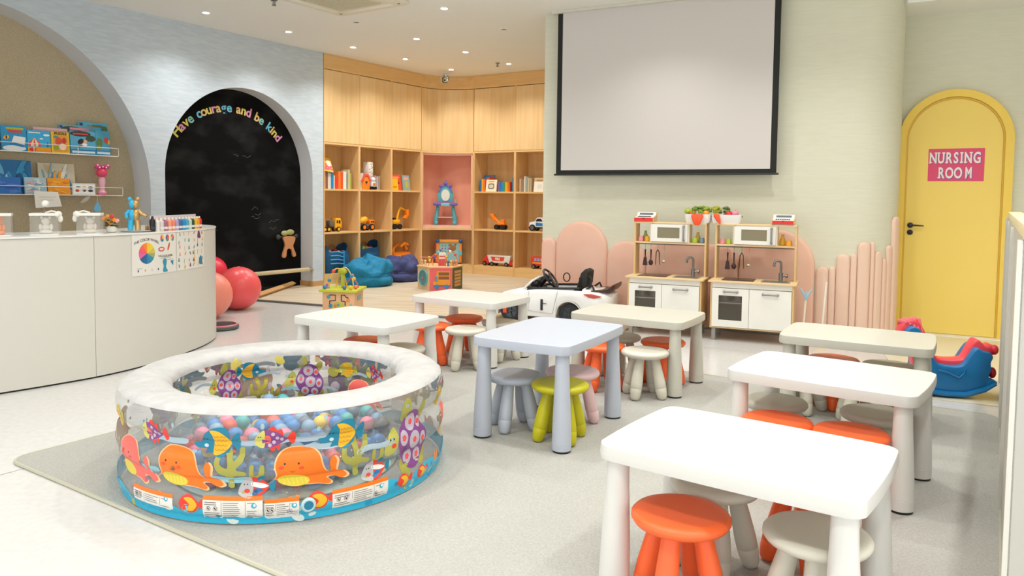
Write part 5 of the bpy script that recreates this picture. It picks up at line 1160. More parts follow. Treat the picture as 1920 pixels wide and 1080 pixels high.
for wx in (-.40, .215):
    for sy in (-1, 1):
        b = MB(); b.X = Matrix.Translation((wx, sy * .215, .105)) @ Matrix.Rotation(PI / 2, 4, 'X'); b.lathe([(.07, -.035), (.09, -.036), (.103, -.026), (.106, -.01), (.106, .01), (.103, .026), (.09, .036), (.07, .035)], 32, cap=False)
        wl_ = b.build('wheel', plain('#26282A', .7), t)
        b = MB(); b.X = Matrix.Translation((wx, sy * .245, .105)) @ Matrix.Rotation(PI / 2, 4, 'X'); b.lathe([(.072, 0), (.074, .004), (.066, .004), (.064, -.006), (.001, -.008)], 28, cap=False)
        for q in range(5):
            a = q * 2 * PI / 5; b.tube([(0, 0, 0), (.066 * math.cos(a), .066 * math.sin(a), 0)], [.010, .006], 6)
        b.lathe([(.014, .0), (.012, .01), (.001, .012)], 12); b.build('rim', plain('#4D5256', .3, metal=.6), wl_)
        if wx < 0:
            b = MB(); b.box(wx - .075, wx - .035, sy * .249 - .004, sy * .249 + .004, .08, .145, bev=.003); b.build('brake_caliper', plain('#F0582A', .4), wl_)
        b = MB(); b.X = Matrix.Translation((wx, sy * .258, .105)) @ Matrix.Rotation(PI / 2, 4, 'X')
        b.tube([(.128 * math.cos(a), .128 * math.sin(a), 0) for a in [PI * (i / 16) for i in range(17)]], .006, 6); b.build('wheel_arch', plain('#D8D9D2', .4), t)
b = MB(); pr_ = [(-.03 + .0, .0), (.08, -.02), (.16, .06), (.2, .2), (.24, .24), (.28, .22), (.27, .1), (.22, .0), (.16, -.05), (.0, -.05)]
b.prism([(x + .09, z + .30) for x, z in pr_], -.12, .12, 'y', bev=.02); st_ = b.build('seat', M_SEAT, t)
b = MB(); b.tube([(.35, -.08, .49), (.40, -.1, .44), (.38, -.1, .35)], .012, 6); b.tube([(.29, -.125, .46), (.29, -.128, .34)], .012, 6); b.build('belt', M_CARK, st_)
SWM = Matrix.Translation((-.05, -.02, .425)) @ Matrix.Rotation(math.radians(52), 4, 'Y')
b = MB(); b.X = SWM; b.tube([(.11 * math.cos(a), .11 * math.sin(a), 0) for a in [2 * PI * i / 28 for i in range(28)]], .011, 8, closed=True); sw = b.build('steering_wheel', M_CARK, t)
b = MB(); b.X = SWM; b.lathe([(.001, .012), (.03, .01), (.034, -.005), (.02, -.03)], 16, cap=False)
for a in (0, 2.3, -2.3): b.tube([(0, 0, 0), (.105 * math.cos(a), .105 * math.sin(a), 0)], [.018, .010], 6)
b.build('wheel_hub', plain('#3A3B3D', .3), sw)
b = MB(); b.tube([(-.1, -.02, .43), (-.2, -.02, .33)], [.03, .05], 10); b.box(-.26, -.14, -.18, .18, .27, .355, bev=.03); b.sphere((-.19, -.09, .37), .05); b.sphere((-.19, .05, .375), .05); b.build('dashboard', M_CARK, t)
b = MB(); b.tube([(-.28, -.19, .32), (-.19, -.18, .41), (-.15, -.1, .44), (-.14, .1, .44), (-.19, .18, .41), (-.28, .19, .32)], .011, 8); b.build('windscreen_frame', M_CARW, t)
b = MB(); b.prism([(-.275, .32), (-.2, .40), (-.195, .40), (-.268, .32)], -.17, .17, 'y'); b.build('windscreen', mat('smoky_pane', ''), t, smooth=False)
b = MB(); b.tube([(.05 + .035 * math.cos(a), .215, .42 + .045 * math.sin(a)) for a in [2 * PI * i / 14 for i in range(14)]], .006, 6, closed=True); b.build('side_mirror_frame', M_CARK, t)
b = MB(); b.prism([(.42, .345), (.52, .35), (.58, .365), (.635, .41), (.63, .37), (.60, .335), (.5, .33), (.42, .33)], -.2, .2, 'y', bev=.004); b.build('rear_wing', plain('#3A2420', .3), t)
b = MB(); b.tube([(.36, -.15, .345), (.42, -.15, .39), (.44, -.15, .34)], .012, 6); b.build('roll_hoop', M_CARK, t); b = MB(); b.tube([(.36, .15, .345), (.42, .15, .39), (.44, .15, .34)], .012, 6); b.build('roll_hoop', M_CARK, t)
b = MB(); b.prism([(.36, .315), (.44, .318), (.54, .30), (.47, .275), (.41, .285)], -.256, -.235, 'y', bev=.003); b.build('tail_light', plain('#C9564A', .25), t)
b = MB(); b.box(-.075, -.05, -.262, -.25, .13, .24, bev=.004); b.tube([(-.06, -.262, .2), (-.01, -.268, .2)], .004, 6); b.build('door_vent', M_CARK, t)
b = MB(); b.tube([(-.2, -.2555, .31), (-.2, -.2575, .12), (.05, -.2575, .10), (.08, -.2575, .24), (.10, -.252, .33)], .0022, 5); b.build('door_seam', plain('#A9A9A5', .5), t)

# ---------------------------------------------------------------- rocking horse
M_RB = plain('#0A72AE', .35); M_RR = plain('#F04A56', .35)
t = thing('rocking_horse', 'blue and red plastic rocking horse in front of the yellow door', 'rocking horse', (2.87, 4.86, .011), -15); t.scale = (.76, 1, 1)
side = smooth_poly([(-.31, .10), (-.2, .03), (-.05, .0), (.1, .005), (.24, .045), (.33, .10), (.315, .125), (.27, .14), (.285, .19), (.28, .235), (.295, .27), (.27, .30), (.22, .305), (.17, .325), (.12, .27), (.07, .21), (-.03, .20), (-.13, .22), (-.2, .33), (-.26, .42), (-.33, .44), (-.38, .39), (-.37, .33), (-.31, .31), (-.28, .24), (-.285, .15)], 3)
for y0, y1 in ((-.12, -.05), (.05, .12)):
    b = MB(); b.prism(side, y0, y1, 'y', bev=.012); b.build('side_body', M_RB, t, ang=60)
cen = smooth_poly([(-.27, .14), (-.1, .10), (.1, .10), (.25, .12), (.3, .16), (.31, .26), (.33, .30), (.31, .34), (.26, .33), (.235, .35), (.19, .37), (.15, .33), (.10, .25), (.05, .235), (-.05, .23), (-.12, .25), (-.18, .36), (-.24, .45), (-.3, .48), (-.38, .45), (-.41, .38), (-.38, .31), (-.31, .28)], 3)
b = MB(); b.prism(cen, -.06, .06, 'y', bev=.014); sd = b.build('seat', M_RR, t, ang=60)
b = MB()
for i in range(5): b.tube([(-.23 - .03 * i, -.065, .40 + .015 * i), (-.25 - .03 * i, -.03, .475 - .004 * i), (-.27 - .03 * i, .03, .478 - .005 * i), (-.27 - .03 * i, .065, .41)], [.008, .014, .014, .008], 8)
b.build('mane', plain('#F0707A', .4), sd)
b = MB(); b.sphere((.325, -.05, .31), .032); b.sphere((.33, -.02, .155), .03, (1, 1, 1.2)); b.build('tail', plain('#E8303A', .35), sd)
b = MB(); b.tube([(-.2, -.17, .34), (-.2, .17, .34)], .016, 10); b.build('hand_grip', M_RR, t)
b = MB(); pts = [(-.34, -.125, .085), (-.2, -.125, .026), (-.05, -.125, .014), (.1, -.125, .018), (.24, -.125, .058), (.32, -.125, .1)]
for sy in (1, -1): b.tube([(x, sy * y, z + .006) for x, y, z in pts], [.012, .018, .018, .018, .018, .012], 8)
b.build('rocker', M_RB, t)
b = MB(); b.tube([(-.12, -.122, .17), (-.04, -.126, .16), (.04, -.126, .13), (.08, -.124, .16), (.09, -.122, .19)], .007, 6); b.build('moulded_line', M_RB, t)
# ---------------------------------------------------------------- reception counter
CP = [(-5.2, 3.2), (-4.4, 3.55), (-3.9, 3.86), (-3.5, 4.19), (-3.159, 4.572), (-2.95, 4.82), (-2.765, 5.09), (-2.62, 5.46), (-2.55, 5.85), (-2.535, 6.2), (-2.60, 6.55), (-2.78, 6.85), (-3.05, 7.02)]
def cr(P, k=8):
    o = []
    for i in range(len(P) - 1):
        p0, p1, p2, p3 = P[max(i - 1, 0)], P[i], P[i + 1], P[min(i + 2, len(P) - 1)]
        for j in range(k):
            t = j / k; o.append(tuple(.5 * (2 * p1[c] + (p2[c] - p0[c]) * t + (2 * p0[c] - 5 * p1[c] + 4 * p2[c] - p3[c]) * t * t + (3 * p1[c] - p0[c] - 3 * p2[c] + p3[c]) * t ** 3) for c in (0, 1)))
    return o + [P[-1]]
CF = cr(CP); CL = [0]
for a, c in zip(CF, CF[1:]): CL.append(CL[-1] + math.hypot(c[0] - a[0], c[1] - a[1]))
def cpos(s, off=0):
    for i in range(len(CF) - 1):
        if CL[i + 1] >= s or i == len(CF) - 2:
            k = (s - CL[i]) / (CL[i + 1] - CL[i]); a, c = CF[i], CF[i + 1]; d = Vector((c[0] - a[0], c[1] - a[1])).normalized()
            return Vector((a[0] + (c[0] - a[0]) * k + d.y * off, a[1] + (c[1] - a[1]) * k - d.x * off))
def s_at(ratio):   # path position whose x/y equals the ratio
    best = 0
    for i in range(len(CF)):
        if CF[i][0] / CF[i][1] <= ratio: best = CL[i]
        else: break
    return best
HC = .975
ct = thing('reception_counter', 'long curved off-white reception counter at the left', 'counter', (-2.8, 5.2, 0), 0); TC = Matrix.Translation((2.8, -5.2, 0))
def slab(name, s0, s1, z0, z1, off, th, mt, n=24):
    A = [cpos(s0 + (s1 - s0) * i / n, off) for i in range(n + 1)]; B = [cpos(s1 - (s1 - s0) * i / n, off - th) for i in range(n + 1)]
    b = MB(); b.X = TC; b.prism([tuple(p) for p in A + B], z0, z1); return b.build(name, mt, ct, ang=30)
s2 = s_at(-(960 - 177) / 1403.); s3 = s_at(-(960 - 178) / 1403.)
SE = CL[-1]
cuts = [0, s2 - 1.1, s2, SE - .02]
slab('top', 0, SE, HC - .012, HC, .006, .60, plain('#E9E8E2', .3), 60)
for a, c in zip(cuts, cuts[1:]): slab('front_panel', a + .0015, c - .0015, .012, HC - .014, 0, .03, M_COUNT)
slab('plinth', 0, SE, .0, .03, -.012, .03, plain('#1E1D1B', .5), 60); slab('inner_body', 0, SE - .02, .0, HC - .014, -.045, .5, plain('#C9C7BE', .6), 60)
# posters
def f_post(x, y, lift): p = cpos(x, .0015 + lift); return (p.x, p.y, y)
sA = s_at(-.5096); sB = s_at(-.4490); sC = s_at(-.4115)
def poster(name, lab, s0, s1, z0, z1):
    P = Print(f_post); P.add([(s0, z0), (s1, z0), (s1, z1), (s0, z1)], '#E4E1D8'); return P
P = poster('', '', sA, sB, .665, .962); W = sB - sA
base = P.build('wall_poster', None, None); tag(base, 'colour wheel poster stuck on the curved counter front', 'poster')
P = Print(f_post); wx, wz, wr = sA + W * .30, .823, .076
cols = ['#F2C22E', '#E9CF4A', '#C9C25A', '#A5A36B', '#2B93B0', '#2F86A8', '#24689C', '#2C5C92', '#D96AA0', '#EE5A7A', '#F06A5A', '#F28A2E']
for i, c in enumerate(cols):
    a0 = 90 - i * 30; P.add([(wx, wz)] + [(wx + wr * math.cos(math.radians(a0 - j * 7.5)), wz + wr * math.sin(math.radians(a0 - j * 7.5))) for j in range(5)], c, lift=1)
for k, (cc) in enumerate((['#F2C22E', '#2F7FB8', '#E9536A'], ['#EE5A5A', '#5B9E5A', '#6A5AA8'], ['#F28A2E', '#E9536A', '#2F7FB8', '#B5B25A', '#F2C22E', '#8E6AA8'])):
    x, z, r = sA + W * (.64 + .13 * k), .925, .026
    for i, c in enumerate(cc):
        n_ = 360 / len(cc); P.add([(x, z)] + [(x + r * .8 * math.cos(math.radians(90 - i * n_ - j * n_ / 6)), z + r * math.sin(math.radians(90 - i * n_ - j * n_ / 6))) for j in range(7)], c, lift=1)
P.add(ell(0, 0, 3.4, 1.8, 14), '#C8404A', (sA + W * .62, .845), .01, 1); P.add(ell(0, 0, 2.4, 1, 10), '#EBD8C8', (sA + W * .62, .845), .01, 2); P.add(ell(0, 0, 1, 3.2, 12, -20), '#D9563A', (sA + W * .80, .86), .01, 1)
P.add([(-2, -4), (-1.4, 0), (-2.4, 3), (0, 5), (2, 3), (1.2, -1), (3, -4)], '#2B93B0', (sA + W * .70, .72), .011, 1, True); P.add([(-2, 1.6), (2, 2), (1.4, -2), (0, -1)], '#1F7FA8', (sA + W * .88, .735), .01, 1)
for k, c in enumerate(('#3C4A6E', '#D9A83A', '#C9C9C0', '#2A3A5E')): P.add(ell(sA + W * (.12 + .14 * k), .70, .006, .01, 10), c, lift=1)
for (x, z, w_, h) in ((.6, .785, .3, .004), (.6, .775, .25, .003), (.72, .76, .2, .003), (.1, .715, .1, .003)): P.add([(sA + W * x, z), (sA + W * (x + w_), z), (sA + W * (x + w_), z + h), (sA + W * x, z + h)], '#8C8A84', lift=1)
P.build('colour_charts', base)
def ctext(txt, s0, z, size, color, par, name, arcr=0):
    b = MB(); b.text(txt, size, Matrix.Identity(4), bold=.0006, depth=.0004, align='CENTER')
    for v in b.bm.verts:
        x, y = v.co.x, v.co.y; yy = y - (x * x * arcr); p = cpos(s0 + x, .0025); v.co = (p.x, p.y, z + yy)
    b.build(name, plain(color, .7), par, smooth=False)
ctext('THE COLOR WHEEL', wx, .915, .026, '#4A4642', base, 'poster_title', 2.2); ctext('THE COLOR WHEEL', sA + W * .72, .788, .018, '#7A7874', base, 'poster_subtitle'); 
P = poster('', '', sB + .006, sC + .02, .665, .962); W2 = sC + .014 - sB
base2 = P.build('wall_poster', None, None); tag(base2, 'poster of small art tools and figures at the right end of the counter front', 'poster')
P = Print(f_post); rr = random.Random(8); cl = ['#E8823A', '#2B7F9E', '#C8404A', '#7A3A5E', '#3A3A3C', '#D9B64A', '#5E9AA8', '#E9A08A', '#8C8A84']
for i in range(6):
    for j in range(6):
        x, z = sB + .02 + W2 * (i + .4 + rr.uniform(-.2, .2)) / 6.2, .69 + .05 * j + rr.uniform(-.01, .01)
        k = rr.random()
        if k < .35: P.add(ell(x, z, .006, .016, 10, rr.uniform(-40, 40)), rr.choice(cl), lift=1)
        elif k < .7: P.add([(x - .012, z - .01), (x + .01, z - .012), (x + .004, z + .014), (x - .004, z + .016)], rr.choice(cl), lift=1, sm=True)
        else: P.add([(x - .002, z - .018), (x + .002, z - .018), (x + .005, z + .018), (x - .001, z + .018)], rr.choice(cl), lift=1)
P.add([(-.006, -.06), (.006, -.06), (.006, .05), (0, .062), (-.006, .05)], '#E3C06A', (sB + W2 * .62, .76), 1, 2); P.add([(-.03, -.02), (.03, -.03), (.02, .03), (-.01, .035)], '#2B7F9E', (sB + W2 * .85, .72), 1, 2, True)
P.add([(-.03, -.02), (.025, -.025), (.01, .02), (-.012, .04)], '#6E3A66', (sB + W2 * .8, .93), 1, 2, True)
P.build('small_pictures', base2)['kind'] = 'stuff'

# ---------------------------------------------------------------- things on the counter top
M_CLR = mat('clear_acrylic', '#FFFFFF', .05, alpha=.07)
def display_box(x, y, deg, w, label, kind, c):
    t = thing('display_box', label, 'display box', (x, y, HC), deg, 'acrylic display boxes'); h = .125
    b = MB(); b.box(-w / 2, w / 2, -w / 2, w / 2, .0, .004); b.build('base', M_WHITE, t, smooth=False)
    b = MB(); b.box(-w / 2, w / 2, -w / 2, -w / 2 + .002, .004, h); b.box(-w / 2, w / 2, w / 2 - .002, w / 2, .004, h); b.box(-w / 2, -w / 2 + .002, -w / 2, w / 2, .004, h); b.box(w / 2 - .002, w / 2, -w / 2, w / 2, .004, h); b.build('clear_walls', M_CLR, t, smooth=False)
    b = MB(); b.box(-w / 2 - .004, w / 2 + .004, -w / 2 - .004, w / 2 + .004, h, h + .018, bev=.002); b.build('lid', plain('#EDEBE4', .4), t)
    if kind:
        b = MB(); b.sphere((0, 0, .09), .026); b.sphere((-.022, 0, .112), .010); b.sphere((.022, 0, .112), .010); b.sphere((0, 0, .05), .026, (1, .8, 1)); b.sphere((0, 0, .018), .04, (1, .8, .45)); b.sphere((-.03, 0, .05), .011, (1, 1, 2)); b.sphere((.03, 0, .05), .011, (1, 1, 2)); o = b.build('figurine', plain(c, .5), t)
    return t
display_box(-3.29, 4.78, 30, .15, 'clear box with an orange figure inside, at the left end of the counter', 1, '#EE8A3A')
d2 = display_box(-3.10, 4.97, 25, .16, 'clear box with white lid and a pale bear figure inside, white ball on top', 1, '#E4DED2')
d3 = display_box(-2.89, 5.12, 20, .14, 'clear box with white lid and pale ribbon beside the flower pot', 1, '#D9D0C0')
for (x, y, l, sx) in ((-3.10, 4.97, 'white ribbon bow draped over the right side of the middle clear box', .08), (-2.89, 5.12, 'white and black ribbon bow draped over the left of the clear box by the flowers', -.075)):
    t = thing('ribbon_bow', l, 'ribbon', (x, y, HC + .145), 20)
    b = MB(); b.sphere((sx, -.03, -.01), .022, (1, .6, 1)); b.sphere((sx * 1.15, -.03, -.04), .018, (.8, .6, 1.3)); b.tube([(0, 0, .0), (sx * .5, -.01, .012), (sx, -.03, .0)], .006, 6); b.build('loops', plain('#EDE9DF', .7), t)
    b = MB(); b.tube([(sx * .2, 0, .004), (sx * .6, -.01, .02)], .005, 6); b.build('knot', plain('#3A3632', .6), t)
t = thing('white_ball_ornament', 'small white round ornament on top of the middle clear box', 'ornament', (-3.10, 4.97, HC + .144), 0)
b = MB(); b.sphere((0, 0, .062), .022); b.build('ball', plain('#EDEBE6', .5), t); b = MB(); b.tube([(0, 0, 0), (-.01, 0, .02), (0, 0, .045)], .003, 6); b.sphere((-.02, 0, .005), .008, (2, 1, .6)); b.build('stem', plain('#8C7A66', .6), t)
t = thing('flower_pot', 'small glass pot of orange and pink flowers on the counter', 'flower pot', (-2.84, 5.30, HC), 0)
b = MB(); b.lathe([(.02, 0), (.034, .008), (.036, .03), (.03, .045)], 20); b.build('pot', plain('#D8D5CA', .2), t)
rr = random.Random(2); b = MB()
for i in range(16): a = rr.uniform(0, 6.28); b.sphere((.032 * math.cos(a), .032 * math.sin(a), rr.uniform(.045, .09)), .012, (1, 1, .6), 8, 5)
b.build('leaves', plain('#4E5230', .7), t)
for i, (x, z, c) in enumerate(((-.045, .10, '#F0912E'), (-.015, .085, '#E8B94A'), (.01, .115, '#D93A3A'), (.025, .09, '#F0912E'), (.048, .085, '#EFA79A'), (-.02, .115, '#E9A04A'), (.0, .07, '#F28A3A'))):
    b = MB(); 
    for q in range(5): b.sphere((x + .008 * math.cos(q * 1.257), -.015 + .004 * math.sin(q), z + .008 * math.sin(q * 1.257)), .0085, u=8, v=6)
    b.build('flower', plain(c, .6), t)
t = thing('saucer', 'flat white saucer under the bear figurine on the counter', 'saucer', (-2.75, 5.46, HC), 0); b = MB(); b.lathe([(.05, 0), (.10, .006), (.105, .010), (.095, .010), (.05, .005), (.001, .005)], 32, cap=False); b.build('dish', plain('#DDE3E2', .3), t)
t = thing('bear_figurine', 'light blue bear figurine with a gold right half standing on the saucer', 'figurine', (-2.755, 5.45, HC + .006), 22)
for sx, c, nm in ((-1, '#35B4E0', 'blue_half'), (1, '#C9A468', 'gold_half')):
    b = MB(); b.sphere((sx * .026, 0, .235), .014, (1, .7, 1)); b.sphere((sx * .012, 0, .195), .030, (.75, 1, 1.1)); b.sphere((sx * .013, 0, .115), .030, (.8, .9, 1.6)); b.tube([(sx * .02, 0, .08), (sx * .024, 0, .04), (sx * .024, -.004, .005)], [.02, .019, .018], 12)
    b.tube([(sx * .03, 0, .15), (sx * .05, -.01, .125), (sx * (.045 if sx < 0 else .085), -.02, .095 if sx < 0 else .11)], [.013, .013, .011], 10); o = b.build(nm, mat('fig_' + nm, c, .25, metal=.0 if sx < 0 else .5), t); o['label'] = 'light blue half' if sx < 0 else 'gold half'
def jar(x, y, c, label):
    t = thing('small_jar', label, 'jar', (x, y, HC), 0, 'small glitter jars'); b = MB(); b.lathe([(.012, 0), (.013, .003), (.013, .032), (.010, .036)], 14); b.build('glass', plain(c, .3), t); b = MB(); b.lathe([(.011, .036), (.0115, .045), (.001, .046)], 12); b.build('lid', plain('#C9C2B4', .3), t)
jar(-2.735, 5.60, '#C9862E', 'amber small jar right of the bear saucer'); jar(-2.715, 5.64, '#7A8A66', 'green-grey small jar in the row of little jars'); jar(-2.70, 5.69, '#D9622E', 'orange small jar next to the black bottle')
def pbottle(s, c, lab, h=.10, r=.021, off=.06):
    p = cpos(s, -off); t = thing('paint_bottle', lab, 'paint bottle', (p.x, p.y, HC), 0, 'paint bottles on the counter')
    b = MB(); b.lathe([(r * .95, 0), (r, .004), (r, h * .72), (r * .45, h * .84)], 16); b.build('bottle', plain(c, .35), t); b = MB(); b.lathe([(r * .4, h * .84), (r * .4, h * .97), (.001, h)], 12); b.build('cap', plain('#2A2A2A' if c == '#1C1A1C' else '#EDEBE6', .4), t)
    b = MB(); b.lathe([(r * 1.02, h * .14), (r * 1.02, h * .32)], 16, cap=False); b.build('label_band', plain('#E6E3DE' if c != '#1C1A1C' else '#3A383A', .5), t)
sb = s_at(-.472); cs = [('#1C1A1C', 'black'), ('#E9E4DC', 'white'), ('#DCD3CC', 'pale grey'), ('#A8668A', 'mauve'), ('#F5A07A', 'peach'), ('#F08A70', 'salmon'), ('#B9A0C8', 'lilac'), ('#3A6AA0', 'navy blue'), ('#2A8AC0', 'blue'), ('#3AA6C8', 'turquoise'), ('#C9D6C0', 'pale green'), ('#2E4A3E', 'dark green'), ('#F0C02E', 'yellow'), ('#E8A02E', 'orange-yellow'), ('#E23A3A', 'red')]
for i, (c, n_) in enumerate(cs): pbottle(sb + i * .048, c, '%s paint bottle, %s from the left in the row at the counter end' % (n_, ordn(i)), .10 if i else .115, .021, .05 + .0 * i)
p = [tuple(cpos(sb + .04 + (i * .70 / 10), -.10)) for i in range(11)]; q = [tuple(cpos(sb + .04 + (i * .70 / 10), -.103)) for i in range(11)][::-1]
b = MB(); b.prism(p + q, HC, HC + .115); o = b.build('paint_box_card', plain('#E9DDE0', .5), smooth=False); tag(o, 'white cardboard sheet standing behind the paint bottles', 'card')

# ---------------------------------------------------------------- shelves in the beige niche
def nshelf(z, s1, label):
    t = thing('wall_shelf', label, 'shelf', ptf(FL, -4.5, .315, z), 56.3, 'white wire ledges')
    L_ = s1 + 4.5
    b = MB(); b.box(-1.2, L_, -.15, .0, -.008, .0); b.build('board', plain('#F2EFE6', .4), t, smooth=False)
    for zz in (.08,):
        b = MB(); b.tube([(-1.2, -.15, zz), (L_, -.15, zz), (L_, .0, zz)], .0035, 6); b.build('rail', M_WHITE, t)
    for i in range(6):
        x = L_ - i * .42; b = MB(); b.tube([(x, -.15, 0), (x, -.15, .08)], .003, 6); b.build('rail_post', M_WHITE, t)
S1, S2 = 1.655, 1.235
nshelf(S1, -2.74, 'upper white ledge in the beige arch niche, holding puzzle boxes'); nshelf(S2, -2.70, 'lower white ledge in the beige arch niche, holding paintings')
def nbox(s0, s1, h, z, d, c, label, pic, kind='puzzle box', name='puzzle_box', th=.02, group='boxes on the upper ledge', lean=4):
    t = thing(name, label, kind, ptf(FL, s0, d, z + .001), 56.3, group); t.rotation_euler.x = math.radians(-lean)
    w = s1 - s0; b = MB(); b.box(0, w, 0, th, 0, h, bev=.001); b.build('box' if name == 'puzzle_box' else 'canvas', plain(c, .35), t, smooth=False)
    b = MB(); ms = []; k = 0
    for sh in pic:
        col = sh[0]
        if col not in ms: ms.append(col)
        b.mi = ms.index(col); k += 1; pts = [(x * w, z_ * h) for x, z_ in sh[1]]
        b.prism(pts, -.0004 * k - .0004, 0.0005, 'y')
    b.mi = 0; b.build('cover_picture' if name == 'puzzle_box' else 'painted_strokes', [plain(q, .4) for q in ms], t, smooth=False); return t
E_ = lambda x, y, a, b_, r=0: ell(x, y, a, b_, 12, r)
R4_ = lambda a, b_, c, d: [(a, c), (b_, c), (b_, d), (a, d)]
def ntext(par, txt, x, z, size, c): b = MB(); b.text(txt, size, Matrix.Translation((x, -.009, z)) @ RX, bold=.001); b.build('title', plain(c, .5), par, smooth=False)
nbox(-4.2, -3.868, .25, S1, .20, '#2C9CCB', 'light blue box at the left edge of the photo on the upper ledge', [('#7CC6E0', R4_(.1, .95, .1, .4))])
o = nbox(-3.85, -3.625, .245, S1, .20, '#2B9AD0', 'blue box with a bee and an open book picture on the upper ledge', [('#E8EEF0', E_(.5, .1, .46, .12)), ('#F2F4F4', [(.4, .35), (.9, .25), (.96, .55), (.5, .6)]), ('#2F7FC0', [(.3, .25), (.85, .15), (.9, .25), (.4, .33)]), ('#F2B92E', E_(.2, .52, .12, .08, 20)), ('#2B2622', E_(.2, .52, .03, .08)), ('#D9484A', R4_(.28, .8, .72, .82)), ('#B9C23A', R4_(.2, .88, .84, .92))])
o = nbox(-3.62, -3.405, .215, S1, .20, '#39B2E6', 'blue box with a red striped circus tent and orange base on the upper ledge', [('#F2A021', R4_(0, 1, 0, .22)), ('#E8553A', [(.02, .38), (.3, .66), (.58, .38), (.55, .25), (.06, .25)]), ('#F6E3C8', [(.14, .38), (.3, .66), (.22, .25), (.14, .25)]), ('#F6E3C8', [(.34, .38), (.3, .66), (.46, .38), (.44, .25), (.34, .25)]), ('#F4F8F8', E_(.82, .8, .14, .05)), ('#F4F8F8', E_(.6, .62, .08, .03)), ('#2C6E9E', [(.82, .25), (.86, .5), (.9, .25)]), ('#E3402C', E_(.2, .1, .15, .08)), ('#F4F6F6', R4_(.06, .55, .86, .91))])
o = nbox(-3.40, -3.225, .215, S1, .195, '#F2C22E', 'yellow box titled puzzle with orange and green cartoon pattern on the upper ledge', [('#E9A04A', R4_(.1, .9, .06, .82)), ('#D9543A', E_(.4, .55, .2, .2)), ('#8FA83E', E_(.25, .25, .16, .12)), ('#F6DCC0', E_(.6, .3, .2, .16)), ('#C9402E', E_(.7, .6, .12, .15)), ('#5B8A9E', E_(.25, .75, .12, .06))]); ntext(o, 'PUZZLE', .087, .186, .034, '#2A2420')
nbox(-3.55, -3.22, .255, S1, .235, '#C9A0A8', 'pinkish flat box standing behind the yellow puzzle box', [('#E0B8B8', R4_(.02, .98, .9, .98))])
nbox(-3.22, -2.965, .24, S1, .185, '#57A8CC', 'blue puzzle box with a leaping animal and dark foliage on the upper ledge', [('#2D3F3A', E_(.4, .88, .42, .12)), ('#3D4C3A', E_(.8, .7, .2, .14)), ('#E9B08A', E_(.5, .52, .16, .1, 30)), ('#1F2A34', E_(.4, .55, .1, .14, -40)), ('#F3F3F0', E_(.55, .42, .1, .06)), ('#1F2A34', E_(.35, .33, .12, .03, 20)), ('#2D7FB0', R4_(0, 1, 0, .2)), ('#CFE3EC', R4_(.04, .95, .05, .14)), ('#D9484A', R4_(.1, .7, .84, .9))])
nbox(-3.30, -2.95, .30, S1, .24, '#6AA5B8', 'larger puzzle box with jungle picture and pink title, second from the right', [('#38463A', E_(.35, .86, .3, .1)), ('#E88FA0', R4_(.3, .85, .84, .92)), ('#2C3E78', R4_(.02, .1, .88, .97))])
nbox(-2.96, -2.81, .26, S1, .19, '#4E9FC0', 'puzzle box with a red parrot at the right end of the upper ledge', [('#5B7A3E', E_(.25, .5, .22, .2)), ('#D9482E', E_(.72, .62, .16, .12)), ('#F0B64A', E_(.9, .55, .07, .1)), ('#8A8F4A', E_(.2, .3, .18, .1)), ('#2D7FB0', R4_(0, 1, 0, .2)), ('#CFE3EC', R4_(.04, .95, .05, .14))])
o = nbox(-3.10, -2.805, .345, S1, .245, '#58B6D8', 'tallest pale blue puzzle box at the back right of the upper ledge', [('#4A7A5A', E_(.9, .8, .12, .12)), ('#2C3E78', R4_(.03, .14, .88, .97)), ('#8A9A7A', R4_(.3, .8, .86, .93))]); ntext(o, 'PUZZLE', .19, .30, .03, '#6E6A4A')
# paintings on the lower ledge
PK = dict(kind='painting', name='canvas_painting', group='poured paintings on the lower ledge', lean=7)
rr = random.Random(4)
def strokes(cols, n, v=False, sz=(.06, .2)):
    return [(rr.choice(cols), smooth_poly([(min(.985, max(.015, a)), min(.985, max(.015, c_))) for a, c_ in ell(rr.uniform(.12, .88), rr.uniform(.12, .88), *((rr.uniform(.02, .06), rr.uniform(.1, .3)) if v else (rr.uniform(.05, .2), rr.uniform(.03, .07))), 9, rr.uniform(-25, 25))], 2)) for _ in range(n)]
nbox(-4.0, -3.565, .335, S2, .235, '#1C6FA8', 'large dark blue poured painting at the back left of the lower ledge', strokes(['#2F93C4', '#A9CFE0', '#14507F', '#5FB0D4'], 26, True), **PK)
nbox(-4.0, -3.69, .165, S2, .19, '#2A6FC0', 'small bright blue canvas at the left edge of the lower ledge', strokes(['#3F8FD6', '#5A7FD0', '#1F5AA8'], 14), **PK)
nbox(-3.685, -3.52, .165, S2, .215, '#155A90', 'small deep blue canvas behind the pale marbled one', strokes(['#1C74B0', '#0F4674'], 8), **PK)
nbox(-3.66, -3.46, .168, S2, .18, '#A9C6D0', 'small pale marbled canvas with pink and blue swirls on the lower ledge', strokes(['#D9A8B8', '#7FA8C0', '#E6E3E0', '#C9D8DC'], 20), **PK)
nbox(-3.50, -3.15, .32, S2, .24, '#CFC6AE', 'large cream painting with blue and orange drips on the lower ledge', strokes(['#6FA8C0', '#E9A23A', '#E6E0D0', '#4A93C0', '#B9AE94'], 26, True), **PK)
nbox(-3.45, -3.235, .165, S2, .18, '#F29C1E', 'small orange marbled canvas on the lower ledge', strokes(['#F6B23A', '#E8861A', '#F5A92E'], 16), **PK)
